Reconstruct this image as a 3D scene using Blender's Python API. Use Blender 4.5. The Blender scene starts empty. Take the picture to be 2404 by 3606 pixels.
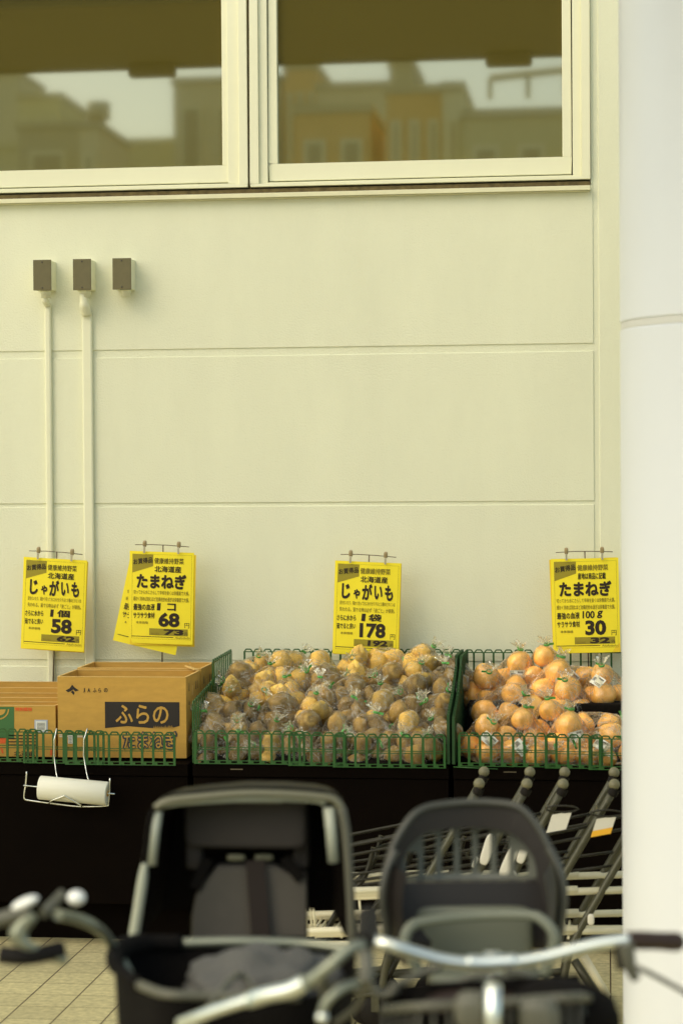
import bpy, bmesh, math, random
from mathutils import Vector, Matrix, noise
from mathutils.bvhtree import BVHTree
R = math.radians
rnd = random.Random(7)
SC = bpy.context.scene
COL = SC.collection

# ------------------------------------------------------------------ camera
F = 7512.0                                   # focal length in photo pixels (75 mm on a 36 mm tall sensor)
CAM = Vector((0.0, -8.35, 1.70))
YAW, PITCH, ROLL = R(7.1), R(-1.0), 0.007
_f = Vector((-math.sin(YAW) * math.cos(PITCH), math.cos(YAW) * math.cos(PITCH), math.sin(PITCH)))
_r0 = Vector((math.cos(YAW), math.sin(YAW), 0))
_u0 = _r0.cross(_f)
_r = _r0 * math.cos(ROLL) - _u0 * math.sin(ROLL)
_u = _u0 * math.cos(ROLL) + _r0 * math.sin(ROLL)
cam_data = bpy.data.cameras.new('camera')
cam = bpy.data.objects.new('camera', cam_data)
COL.objects.link(cam)
M3 = Matrix((_r, _u, -_f)).transposed()
cam.matrix_world = Matrix.Translation(CAM) @ M3.to_4x4()
cam_data.sensor_fit = 'VERTICAL'
cam_data.sensor_height = 36.0
cam_data.sensor_width = 24.0
cam_data.lens = F / 3606 * 36
cam_data.clip_start = 0.1
cam_data.clip_end = 600
cam_data.dof.use_dof = True
cam_data.dof.focus_distance = 7.95
cam_data.dof.aperture_fstop = 3.0
SC.camera = cam

def P(u, v, y):
    """photo pixel (2404 x 3606) -> point on the plane at depth y"""
    d = _f * F + _r * (u - 1202) - _u * (v - 1803)
    return CAM + d * ((y - CAM.y) / d.y)
def Dp(u, v, dep):
    d = _f * F + _r * (u - 1202) - _u * (v - 1803)
    return CAM + d * (dep / F)

# ------------------------------------------------------------------ light
SUN_EL, SUN_AZ = R(46), R(45)                # sun low behind the photographer, to the left, behind thin cloud
world = bpy.data.worlds.new('World'); SC.world = world; world.use_nodes = True
wn = world.node_tree.nodes; wl = world.node_tree.links; wn.clear()
sky = wn.new('ShaderNodeTexSky'); sky.sky_type = 'NISHITA'; sky.sun_disc = False
sky.sun_elevation = SUN_EL; sky.sun_rotation = math.pi + SUN_AZ
sky.dust_density = 2.0; sky.ozone_density = 0.6; sky.air_density = 1.0
tint = wn.new('ShaderNodeMix'); tint.data_type = 'RGBA'; tint.blend_type = 'MULTIPLY'
tint.inputs['Factor'].default_value = 1.0; tint.inputs[7].default_value = (1.0, 0.955, 0.80, 1)
bg = wn.new('ShaderNodeBackground'); bg.inputs['Strength'].default_value = 0.15
wo = wn.new('ShaderNodeOutputWorld')
wl.new(sky.outputs[0], tint.inputs[6]); wl.new(tint.outputs[2], bg.inputs[0]); wl.new(bg.outputs[0], wo.inputs[0])
sd = bpy.data.lights.new('sun', 'SUN'); sd.energy = 0.7; sd.angle = R(80); sd.color = (1.0, 0.93, 0.72)
sun = bpy.data.objects.new('sun', sd); COL.objects.link(sun)
sdir = Vector((-math.sin(SUN_AZ) * math.cos(SUN_EL), -math.cos(SUN_AZ) * math.cos(SUN_EL), math.sin(SUN_EL)))
sun.rotation_euler = sdir.to_track_quat('Z', 'Y').to_euler()
sun.location = (-6, -14, 9)
SC.view_settings.view_transform = 'Standard'
SC.view_settings.look = 'None'
SC.view_settings.exposure = 0.92
SC.view_settings.gamma = 1.0
SC.render.engine = 'CYCLES'
SC.cycles.transparent_max_bounces = 24
SC.cycles.max_bounces = 8
SC.cycles.use_denoising = True

# ------------------------------------------------------------------ materials
def mat(name, col, rough=0.6, metal=0.0, var=0.0, vscale=8.0, bump=0.0, bscale=60.0, spec=0.5, coat=0.0,
        rand=0.0, stretch=None, bumpflat=False):
    m = bpy.data.materials.new(name); m.use_nodes = True
    nt = m.node_tree; b = nt.nodes['Principled BSDF']
    b.inputs['Base Color'].default_value = (*col, 1); b.inputs['Roughness'].default_value = rough
    b.inputs['Metallic'].default_value = metal; b.inputs['Specular IOR Level'].default_value = spec
    b.inputs['Coat Weight'].default_value = coat
    tc = nt.nodes.new('ShaderNodeTexCoord')
    src = tc.outputs['Object']
    if stretch:
        mp = nt.nodes.new('ShaderNodeMapping'); mp.inputs['Scale'].default_value = stretch
        nt.links.new(src, mp.inputs[0]); src = mp.outputs[0]
    if var or rand:
        n = nt.nodes.new('ShaderNodeTexNoise'); n.inputs['Scale'].default_value = vscale
        n.inputs['Detail'].default_value = 6; n.inputs['Roughness'].default_value = 0.65
        nt.links.new(src, n.inputs['Vector'])
        mr = nt.nodes.new('ShaderNodeMapRange'); mr.inputs[1].default_value = 0.25; mr.inputs[2].default_value = 0.75
        mr.inputs[3].default_value = 1 - var; mr.inputs[4].default_value = 1 + var
        nt.links.new(n.outputs['Fac'], mr.inputs[0])
        val = mr.outputs[0]
        if rand:
            oi = nt.nodes.new('ShaderNodeObjectInfo')
            m2 = nt.nodes.new('ShaderNodeMapRange'); m2.inputs[3].default_value = 1 - rand; m2.inputs[4].default_value = 1 + rand
            nt.links.new(oi.outputs['Random'], m2.inputs[0])
            mm = nt.nodes.new('ShaderNodeMath'); mm.operation = 'MULTIPLY'
            nt.links.new(val, mm.inputs[0]); nt.links.new(m2.outputs[0], mm.inputs[1]); val = mm.outputs[0]
        mx = nt.nodes.new('ShaderNodeMix'); mx.data_type = 'RGBA'; mx.blend_type = 'MULTIPLY'
        mx.inputs['Factor'].default_value = 1; mx.inputs[6].default_value = (*col, 1)
        nt.links.new(val, mx.inputs[7]); nt.links.new(mx.outputs[2], b.inputs['Base Color'])
    if bump:
        n = nt.nodes.new('ShaderNodeTexNoise'); n.inputs['Scale'].default_value = bscale
        n.inputs['Detail'].default_value = 5
        nt.links.new(tc.outputs['Object'] if bumpflat else src, n.inputs['Vector'])
        bp = nt.nodes.new('ShaderNodeBump'); bp.inputs['Strength'].default_value = bump
        bp.inputs['Distance'].default_value = 0.01
        nt.links.new(n.outputs['Fac'], bp.inputs['Height']); nt.links.new(bp.outputs[0], b.inputs['Normal'])
    return m

STUCCO = mat('stucco', (0.72, 0.73, 0.54), 0.85, var=0.055, vscale=2.4, bump=0.27, bscale=150, stretch=(1, 1, 0.28), bumpflat=True)
TRIM = mat('cream_aluminium', (0.76, 0.755, 0.54), 0.45, var=0.03, vscale=5)
SILL = mat('sill_aluminium', (0.70, 0.68, 0.45), 0.5, var=0.06, vscale=12)
GASKET = mat('dark_gasket', (0.035, 0.025, 0.012), 0.8)
DIRT = mat('grimy_track', (0.12, 0.09, 0.035), 0.95, var=0.6, vscale=35)
COLUMN = mat('white_column_cladding', (0.77, 0.79, 0.79), 0.35, var=0.015, vscale=3, bump=0.03, bscale=90)
JOINT = mat('column_joint', (0.70, 0.69, 0.62), 0.6)
BOXGREY = mat('grey_cover_plate', (0.125, 0.108, 0.045), 0.6, var=0.10, vscale=40)
BOXCREAM = mat('painted_box', (0.73, 0.73, 0.52), 0.6)
CONDUIT = mat('painted_conduit', (0.735, 0.735, 0.53), 0.55, var=0.03, vscale=10)
SCREW = mat('dark_screw', (0.05, 0.04, 0.025), 0.5)
BLACK = mat('black_display_board', (0.0030, 0.0016, 0.0008), 0.75, var=0.25, vscale=6, spec=0.04)
SHELFMAT = mat('black_shelf_mat', (0.008, 0.006, 0.004), 0.95, bump=0.5, bscale=160, spec=0.1)
GREEN = mat('green_plastic_net', (0.020, 0.092, 0.014), 0.42, var=0.12, vscale=18)
GREENSOLID = mat('green_plastic_side', (0.012, 0.058, 0.009), 0.5, var=0.15, vscale=22)
CARD = mat('cardboard', (0.53, 0.305, 0.055), 0.85, var=0.11, vscale=14, stretch=(1, 1, 3))
CARDEDGE = mat('cardboard_edge', (0.66, 0.44, 0.14), 0.9, var=0.1, vscale=60)
INKBLACK = mat('black_print', (0.016, 0.011, 0.007), 0.7)
INKBLUE = mat('blue_black_print', (0.03, 0.04, 0.055), 0.75)
INKGREEN = mat('green_print', (0.05, 0.15, 0.04), 0.75)
INKRED = mat('red_print', (0.75, 0.12, 0.02), 0.7)
LABELW = mat('white_label', (0.72, 0.72, 0.62), 0.6)
LABELBLUE = mat('pale_blue_label', (0.42, 0.46, 0.52), 0.6)
PAPER = mat('yellow_paper', (0.93, 0.78, 0.026), 0.75, var=0.03, vscale=12)
PAPERD = mat('amber_paper', (0.84, 0.60, 0.02), 0.75, var=0.05, vscale=12)
OLIVE = mat('olive_print', (0.32, 0.265, 0.018), 0.75)
OLIVED = mat('olive_lettering', (0.25, 0.20, 0.014), 0.75)
INK = mat('brown_black_ink', (0.022, 0.012, 0.004), 0.7)
STEEL = mat('dull_steel_wire', (0.16, 0.13, 0.085), 0.4, metal=0.7)
CLIP = mat('clip_plastic', (0.30, 0.23, 0.11), 0.3, var=0.2, vscale=60)
CLIPMET = mat('clip_metal', (0.62, 0.58, 0.45), 0.3, metal=0.8)
CHROME = mat('bright_wire', (0.78, 0.78, 0.70), 0.22, metal=1.0)
ROLLW = mat('white_bag_roll', (0.74, 0.72, 0.58), 0.5, bump=0.08, bscale=30, stretch=(1, 12, 12))
POTATO = mat('potato_skin', (0.70, 0.47, 0.100), 0.55, var=0.34, vscale=34, bump=0.25, bscale=70, rand=0.34)
POTATOD = mat('earthy_potato_skin', (0.33, 0.212, 0.054), 0.6, var=0.36, vscale=34, bump=0.3, bscale=70, rand=0.40)
ONION = mat('onion_skin', (1.0, 0.57, 0.14), 0.24, spec=0.9, var=0.42, vscale=30, bump=0.15, bscale=40, rand=0.22, stretch=(1, 1, 0.10))
TIE = mat('green_tape', (0.09, 0.34, 0.065), 0.4, rand=0.2)
CARTGREY = mat('grey_cart_tube', (0.075, 0.072, 0.045), 0.38, metal=0.35, var=0.12, vscale=20)
CARTDARK = mat('dark_cart_wire', (0.022, 0.020, 0.012), 0.4, metal=0.4)
KNOB = mat('khaki_knob', (0.17, 0.155, 0.085), 0.5)
CREAMWIRE = mat('cream_coated_wire', (0.74, 0.68, 0.48), 0.5)
TAGW = mat('white_plastic', (0.66, 0.63, 0.53), 0.4)
TAGO = mat('orange_print', (0.80, 0.42, 0.02), 0.5)
RUBBER = mat('black_rubber', (0.010, 0.008, 0.006), 0.7, spec=0.2)
SEATBLACK = mat('black_seat_plastic', (0.003, 0.002, 0.0015), 0.5, spec=0.05)
SEATRIM = mat('gloss_rim_plastic', (0.15, 0.145, 0.085), 0.36, spec=0.6)
TRIMSHEEN = mat('silver_trim_and_sheen', (0.36, 0.38, 0.29), 0.35)  # trim colour, also used for the painted sky sheen on the seat sides
SEATPAD = mat('grey_padding', (0.085, 0.076, 0.060), 0.9, var=0.08, vscale=30, bump=0.2, bscale=250)
SEATHEAD = mat('dark_grey_headrest', (0.034, 0.028, 0.022), 0.85, var=0.08, vscale=20)
BELT = mat('brown_belt', (0.016, 0.009, 0.005), 0.8)
SLATE = mat('slate_plastic', (0.115, 0.124, 0.098), 0.45, var=0.04, vscale=9)
SLATERIM = mat('grey_seat_rim', (0.052, 0.053, 0.040), 0.4)
SLATED = mat('dark_slate_plastic', (0.014, 0.011, 0.009), 0.5, var=0.05, vscale=9)
SLATEL = mat('light_slate_cushion', (0.15, 0.165, 0.12), 0.55)
ALLOY = mat('silver_alloy', (0.80, 0.84, 0.75), 0.30, metal=0.9)
GLINTW = mat('sky_glint_white', (0.92, 0.93, 0.86), 0.45, metal=0.2)  # near-white base colour carries the sky's glint on bell and mirror
ALLOYM = mat('matt_alloy', (0.27, 0.285, 0.21), 0.42, metal=0.6)
GREYTUBE = mat('grey_tube', (0.10, 0.098, 0.068), 0.45)
GRIP = mat('brown_grip', (0.030, 0.013, 0.006), 0.6)
CLOTH = mat('black_cloth', (0.007, 0.006, 0.005), 0.95, bump=0.4, bscale=90, spec=0.1)
GREYCLOTH = mat('grey_cloth', (0.10, 0.098, 0.085), 0.9, bump=0.4, bscale=60)
BROWNLEATHER = mat('brown_leather', (0.024, 0.011, 0.004), 0.6)
FRAMEPAINT = mat('dark_frame_paint', (0.02, 0.012, 0.009), 0.35)
CANOPY = mat('dark_soffit', (0.085, 0.07, 0.035), 0.7, var=0.08, vscale=3)
ASPHALT = mat('pale_concrete_road', (0.32, 0.31, 0.25), 0.9, var=0.2, vscale=6, bump=0.3, bscale=200)
H_TAN = mat('tan_render', (0.80, 0.75, 0.50), 0.9, var=0.06)
H_OLIVE = mat('olive_render', (0.74, 0.70, 0.42), 0.9, var=0.06)
H_ORANGE = mat('orange_render', (0.85, 0.60, 0.26), 0.9, var=0.06)
H_CREAM = mat('cream_render', (0.85, 0.82, 0.58), 0.9, var=0.06)
H_DARK = mat('dark_roof', (0.60, 0.56, 0.36), 0.8)
H_GLASS = mat('house_glass', (0.46, 0.43, 0.27), 0.5)

def glass_mat():
    m = bpy.data.materials.new('reflective_film_glass'); m.use_nodes = True
    nt = m.node_tree; nt.nodes.clear()
    o = nt.nodes.new('ShaderNodeOutputMaterial'); mix = nt.nodes.new('ShaderNodeMixShader')
    g = nt.nodes.new('ShaderNodeBsdfGlossy'); g.inputs['Roughness'].default_value = 0.030
    g.inputs['Color'].default_value = (0.95, 0.93, 0.72, 1)
    d = nt.nodes.new('ShaderNodeBsdfDiffuse'); d.inputs['Color'].default_value = (0.105, 0.086, 0.016, 1)
    mix.inputs[0].default_value = 0.32
    nt.links.new(d.outputs[0], mix.inputs[1]); nt.links.new(g.outputs[0], mix.inputs[2]); nt.links.new(mix.outputs[0], o.inputs[0])
    return m
GLASS = glass_mat()

def film_mat(nm='clear_plastic_film', h0=0.0, h1=0.60):
    m = bpy.data.materials.new(nm); m.use_nodes = True
    nt = m.node_tree; nt.nodes.clear(); L = nt.links
    o = nt.nodes.new('ShaderNodeOutputMaterial')
    tc = nt.nodes.new('ShaderNodeTexCoord')
    # ridged noise: fine crinkles (object space) and folds running to the neck (uv space)
    def ridge(out, scale, sc3, width, dist):
        mp = nt.nodes.new('ShaderNodeMapping'); mp.inputs['Scale'].default_value = sc3; L.new(out, mp.inputs[0])
        n1 = nt.nodes.new('ShaderNodeTexNoise'); n1.inputs['Scale'].default_value = scale; n1.inputs['Detail'].default_value = 3
        n1.inputs['Distortion'].default_value = dist; L.new(mp.outputs[0], n1.inputs['Vector'])
        a = nt.nodes.new('ShaderNodeMath'); a.operation = 'SUBTRACT'; a.inputs[1].default_value = 0.5; L.new(n1.outputs['Fac'], a.inputs[0])
        ab = nt.nodes.new('ShaderNodeMath'); ab.operation = 'ABSOLUTE'; L.new(a.outputs[0], ab.inputs[0])
        r_ = nt.nodes.new('ShaderNodeMapRange'); r_.inputs[2].default_value = width; r_.inputs[3].default_value = 1.0; r_.inputs[4].default_value = 0.0
        L.new(ab.outputs[0], r_.inputs[0]); return r_.outputs[0]
    ra = ridge(tc.outputs['Object'], 30, (1.6, 0.8, 1.0), 0.10, 1.2)
    rb = ridge(tc.outputs['UV'], 1.0, (16, 2.2, 1), 0.12, 0.8)
    mxr = nt.nodes.new('ShaderNodeMath'); mxr.operation = 'MAXIMUM'; L.new(ra, mxr.inputs[0]); L.new(rb, mxr.inputs[1])
    # only some of the creases turn whitish
    msk = nt.nodes.new('ShaderNodeTexNoise'); msk.inputs['Scale'].default_value = 16; L.new(tc.outputs['Object'], msk.inputs['Vector'])
    mk = nt.nodes.new('ShaderNodeMapRange'); mk.inputs[1].default_value = 0.40; mk.inputs[2].default_value = 0.56; L.new(msk.outputs['Fac'], mk.inputs[0])
    pw0 = nt.nodes.new('ShaderNodeMath'); pw0.operation = 'POWER'; pw0.inputs[1].default_value = 4.5; L.new(mxr.outputs[0], pw0.inputs[0])
    pw = nt.nodes.new('ShaderNodeMath'); pw.operation = 'MULTIPLY'; L.new(pw0.outputs[0], pw.inputs[0]); L.new(mk.outputs[0], pw.inputs[1])
    bp = nt.nodes.new('ShaderNodeBump'); bp.inputs['Strength'].default_value = 0.8; bp.inputs['Distance'].default_value = 0.010
    L.new(mxr.outputs[0], bp.inputs['Height'])
    tr = nt.nodes.new('ShaderNodeBsdfTransparent'); tr.inputs[0].default_value = (0.985, 0.965, 0.90, 1)
    gl = nt.nodes.new('ShaderNodeBsdfGlossy'); gl.inputs['Roughness'].default_value = 0.05
    gl.inputs['Color'].default_value = (1, 1, 0.96, 1); L.new(bp.outputs[0], gl.inputs['Normal'])
    df = nt.nodes.new('ShaderNodeBsdfDiffuse'); df.inputs['Color'].default_value = (0.85, 0.81, 0.66, 1)
    tl = nt.nodes.new('ShaderNodeBsdfTranslucent'); tl.inputs['Color'].default_value = (0.72, 0.68, 0.52, 1)
    hz = nt.nodes.new('ShaderNodeMixShader'); hz.inputs[0].default_value = 0.4
    L.new(df.outputs[0], hz.inputs[1]); L.new(tl.outputs[0], hz.inputs[2])
    hf = nt.nodes.new('ShaderNodeMapRange'); hf.inputs[3].default_value = h0; hf.inputs[4].default_value = h1
    L.new(pw.outputs[0], hf.inputs[0])
    m1 = nt.nodes.new('ShaderNodeMixShader'); L.new(hf.outputs[0], m1.inputs[0])
    L.new(tr.outputs[0], m1.inputs[1]); L.new(hz.outputs[0], m1.inputs[2])
    lw = nt.nodes.new('ShaderNodeFresnel'); lw.inputs['IOR'].default_value = 1.6
    m2 = nt.nodes.new('ShaderNodeMixShader')
    fm = nt.nodes.new('ShaderNodeMath'); fm.operation = 'MULTIPLY'; fm.inputs[1].default_value = 0.7; fm.use_clamp = True
    L.new(lw.outputs[0], fm.inputs[0]); L.new(fm.outputs[0], m2.inputs[0])
    L.new(m1.outputs[0], m2.inputs[1]); L.new(gl.outputs[0], m2.inputs[2]); L.new(m2.outputs[0], o.inputs[0])
    return m
FILM = film_mat(); FILMTAIL = film_mat('gathered_plastic_film', 0.05, 0.5)

def tile_mat():
    m = bpy.data.materials.new('floor_tiles'); m.use_nodes = True
    nt = m.node_tree; L = nt.links; b = nt.nodes['Principled BSDF']; b.inputs['Roughness'].default_value = 0.6
    tc = nt.nodes.new('ShaderNodeTexCoord'); sx = nt.nodes.new('ShaderNodeSeparateXYZ'); L.new(tc.outputs['Object'], sx.inputs[0])
    def grout(out, pitch, w):
        d = nt.nodes.new('ShaderNodeMath'); d.operation = 'DIVIDE'; d.inputs[1].default_value = pitch; L.new(out, d.inputs[0])
        f = nt.nodes.new('ShaderNodeMath'); f.operation = 'FRACT'; L.new(d.outputs[0], f.inputs[0])
        s = nt.nodes.new('ShaderNodeMath'); s.operation = 'LESS_THAN'; s.inputs[1].default_value = w / pitch; L.new(f.outputs[0], s.inputs[0])
        fl = nt.nodes.new('ShaderNodeMath'); fl.operation = 'FLOOR'; L.new(d.outputs[0], fl.inputs[0])
        return s.outputs[0], fl.outputs[0]
    gx, fx = grout(sx.outputs[0], 0.157, 0.005)
    gy, fy = grout(sx.outputs[1], 0.155, 0.0035)
    cb = nt.nodes.new('ShaderNodeCombineXYZ'); L.new(fx, cb.inputs[0]); L.new(fy, cb.inputs[1])
    wn_ = nt.nodes.new('ShaderNodeTexWhiteNoise'); wn_.noise_dimensions = '2D'; L.new(cb.outputs[0], wn_.inputs['Vector'])
    n = nt.nodes.new('ShaderNodeTexNoise'); n.inputs['Scale'].default_value = 45; n.inputs['Detail'].default_value = 7
    L.new(tc.outputs['Object'], n.inputs['Vector'])
    n2 = nt.nodes.new('ShaderNodeTexNoise'); n2.inputs['Scale'].default_value = 1.7; L.new(tc.outputs['Object'], n2.inputs['Vector'])
    s1 = nt.nodes.new('ShaderNodeMapRange'); s1.inputs[3].default_value = 0.90; s1.inputs[4].default_value = 1.08; L.new(wn_.outputs['Value'], s1.inputs[0])
    s2 = nt.nodes.new('ShaderNodeMapRange'); s2.inputs[1].default_value = 0.3; s2.inputs[2].default_value = 0.7
    s2.inputs[3].default_value = 0.8; s2.inputs[4].default_value = 1.2; L.new(n.outputs['Fac'], s2.inputs[0])
    s3 = nt.nodes.new('ShaderNodeMapRange'); s3.inputs[3].default_value = 0.85; s3.inputs[4].default_value = 1.15; L.new(n2.outputs['Fac'], s3.inputs[0])
    p = nt.nodes.new('ShaderNodeMath'); p.operation = 'MULTIPLY'; L.new(s1.outputs[0], p.inputs[0]); L.new(s2.outputs[0], p.inputs[1])
    p2 = nt.nodes.new('ShaderNodeMath'); p2.operation = 'MULTIPLY'; L.new(p.outputs[0], p2.inputs[0]); L.new(s3.outputs[0], p2.inputs[1])
    mx = nt.nodes.new('ShaderNodeMix'); mx.data_type = 'RGBA'; mx.blend_type = 'MULTIPLY'; mx.inputs['Factor'].default_value = 1
    mx.inputs[6].default_value = (0.56, 0.485, 0.245, 1); L.new(p2.outputs[0], mx.inputs[7])
    m1 = nt.nodes.new('ShaderNodeMix'); m1.data_type = 'RGBA'; L.new(gy, m1.inputs['Factor']); L.new(mx.outputs[2], m1.inputs[6]); m1.inputs[7].default_value = (0.20, 0.15, 0.07, 1)
    m2 = nt.nodes.new('ShaderNodeMix'); m2.data_type = 'RGBA'; L.new(gx, m2.inputs['Factor']); L.new(m1.outputs[2], m2.inputs[6]); m2.inputs[7].default_value = (0.085, 0.055, 0.022, 1)
    L.new(m2.outputs[2], b.inputs['Base Color'])
    return m
TILES = tile_mat()

# ------------------------------------------------------------------ mesh builder
class MB:
    def __init__(s): s.v = []; s.f = []; s.m = []; s.sm = []; s.mats = []
    def mi(s, m):
        if m not in s.mats: s.mats.append(m)
        return s.mats.index(m)
    def add(s, vs, fs, m, smooth=False):
        b = len(s.v); s.v += [Vector(q) for q in vs]; k = s.mi(m)
        for f in fs: s.f.append(tuple(i + b for i in f)); s.m.append(k); s.sm.append(smooth)
        return s
    def box(s, lo, hi, m):
        x0, y0, z0 = lo; x1, y1, z1 = hi
        return s.add([(x0,y0,z0),(x1,y0,z0),(x1,y1,z0),(x0,y1,z0),(x0,y0,z1),(x1,y0,z1),(x1,y1,z1),(x0,y1,z1)],
            [(0,3,2,1),(4,5,6,7),(0,1,5,4),(1,2,6,5),(2,3,7,6),(3,0,4,7)], m)
    def bar(s, a, b, w, t, m, nrm=(0, -1, 0)):
        """rectangular bar a->b; w across in the plane, t along nrm"""
        a, b, n = Vector(a), Vector(b), Vector(nrm).normalized()
        d = (b - a).normalized(); x = d.cross(n).normalized() * (w / 2); n = n * (t / 2)
        return s.add([a-x-n, a+x-n, a+x+n, a-x+n, b-x-n, b+x-n, b+x+n, b-x+n],
            [(0,3,2,1),(4,5,6,7),(0,1,5,4),(1,2,6,5),(2,3,7,6),(3,0,4,7)], m)
    def tube(s, pts, r, m, n=10, closed=False, flat=1.0, cap=True):
        pts = [Vector(p) for p in pts]; k = len(pts)
        rs = r if isinstance(r, (list, tuple)) else [r] * k
        T = []
        for i in range(k):
            a = pts[(i - 1) % k] if closed or i else pts[0]; b = pts[(i + 1) % k] if closed or i < k - 1 else pts[-1]
            T.append((b - a).normalized())
        ref = Vector((0, 0, 1)) if abs(T[0].z) < 0.9 else Vector((0, 1, 0))
        nx = (ref - T[0] * ref.dot(T[0])).normalized()
        vs = []
        for i in range(k):
            nx = (nx - T[i] * nx.dot(T[i])).normalized(); ny = T[i].cross(nx)
            for j in range(n):
                a = 2 * math.pi * j / n
                vs.append(pts[i] + (nx * math.cos(a) + ny * math.sin(a) * flat) * rs[i])
        fs = []
        for i in range(k if closed else k - 1):
            for j in range(n):
                a, b = i * n + j, i * n + (j + 1) % n; c = ((i + 1) % k) * n
                fs.append((a, b, c + (j + 1) % n, c + j))
        s.add(vs, fs, m, True)
        if not closed and cap:
            o = len(s.v) - len(vs)
            s.f.append(tuple(o + j for j in reversed(range(n)))); s.m.append(s.mi(m)); s.sm.append(False)
            s.f.append(tuple(o + (k - 1) * n + j for j in range(n))); s.m.append(s.mi(m)); s.sm.append(False)
        return s
    def ball(s, c, r, m, nu=16, nv=10, mtx=None, fn=None):
        c = Vector(c); r = Vector((r, r, r)) if not hasattr(r, '__len__') else Vector(r)
        vs = []
        for i in range(nv + 1):
            t = math.pi * i / nv
            for j in range(nu):
                a = 2 * math.pi * j / nu
                d = Vector((math.sin(t) * math.cos(a), math.sin(t) * math.sin(a), math.cos(t)))
                k = fn(d) if fn else 1.0
                q = Vector((d.x * r.x, d.y * r.y, d.z * r.z)) * k
                if mtx: q = mtx @ q
                vs.append(c + q)
        fs = []
        for i in range(nv):
            for j in range(nu):
                a, b = i * nu + j, i * nu + (j + 1) % nu
                if i == 0: fs.append((a, a + nu, b + nu))
                elif i == nv - 1: fs.append((a, a + nu, b))
                else: fs.append((a, a + nu, b + nu, b))
        return s.add(vs, fs, m, True)
    def lathe(s, c, prof, m, n=24, axis=(0, 0, 1), smooth=True):
        ax = Vector(axis).normalized(); q = Vector((0, 0, 1)).rotation_difference(ax).to_matrix(); c = Vector(c)
        vs = [c + q @ Vector((r * math.cos(2*math.pi*j/n), r * math.sin(2*math.pi*j/n), z)) for r, z in prof for j in range(n)]
        fs = [(i*n+j, i*n+(j+1) % n, (i+1)*n+(j+1) % n, (i+1)*n+j) for i in range(len(prof)-1) for j in range(n)]
        return s.add(vs, fs, m, smooth)
    def rbox(s, c, size, m, rad=0.3, nu=28, nv=16, e=0.35):
        """soft cushion: superellipsoid"""
        c = Vector(c); vs = []
        def p(x, k): return math.copysign(abs(x) ** k, x)
        for i in range(nv + 1):
            t = -math.pi / 2 + math.pi * i / nv
            for j in range(nu):
                a = 2 * math.pi * j / nu
                vs.append(c + Vector((size[0]/2*p(math.cos(t), e)*p(math.cos(a), e), size[1]/2*p(math.cos(t), e)*p(math.sin(a), e), size[2]/2*p(math.sin(t), e))))
        fs = [(i*nu+j, i*nu+(j+1) % nu, (i+1)*nu+(j+1) % nu, (i+1)*nu+j) for i in range(nv) for j in range(nu)]
        return s.add(vs, fs, m, True)
    def poly(s, pts, m): return s.add(pts, [tuple(range(len(pts)))], m)
    def xform(s, mtx): s.v = [mtx @ q for q in s.v]; return s
    def build(s, name, parent=None, bevel=0.0):
        org = Vector(parent['_o']) if parent is not None and '_o' in parent else Vector((0, 0, 0))
        me = bpy.data.meshes.new(name)
        me.from_pydata([q - org for q in s.v], [], s.f)
        for m in s.mats: me.materials.append(m)
        me.polygons.foreach_set('material_index', s.m); me.polygons.foreach_set('use_smooth', s.sm)
        bm = bmesh.new(); bm.from_mesh(me)
        bmesh.ops.remove_doubles(bm, verts=bm.verts, dist=1e-6)
        bmesh.ops.recalc_face_normals(bm, faces=bm.faces); bm.to_mesh(me); bm.free(); me.update()
        o = bpy.data.objects.new(name, me); COL.objects.link(o)
        if parent is not None:
            o.parent = parent
            if '_o' in parent: o['_o'] = parent['_o']
        if bevel:
            b = o.modifiers.new('bevel', 'BEVEL'); b.width = bevel; b.segments = 2; b.limit_method = 'ANGLE'
        return o

def tag(o, label, cat, group=None):
    o['label'] = label; o['category'] = cat
    if group: o['group'] = group
    return o
def thing(name, label, cat, loc, group=None, local=False):
    o = bpy.data.objects.new(name, None); COL.objects.link(o); o.location = loc; o.empty_display_size = 0.1
    if not local: o['_o'] = tuple(loc)
    return tag(o, label, cat, group)
def struct(o): o['kind'] = 'structure'; return o
def copy_tree(o, parent=None):
    c = o.copy(); COL.objects.link(c)
    if parent is not None: c.parent = parent
    for ch in o.children: copy_tree(ch, c)
    return c
def spline(pts, n=6):
    pts = [Vector(p) for p in pts]; out = []
    for i in range(len(pts) - 1):
        p0 = pts[max(i-1, 0)]; p1 = pts[i]; p2 = pts[i+1]; p3 = pts[min(i+2, len(pts)-1)]
        for k in range(n):
            t = k / n
            out.append(0.5 * ((2*p1) + (p2-p0)*t + (2*p0-5*p1+4*p2-p3)*t*t + (3*p1-p0-3*p2+p3)*t**3))
    out.append(pts[-1]); return out

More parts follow.
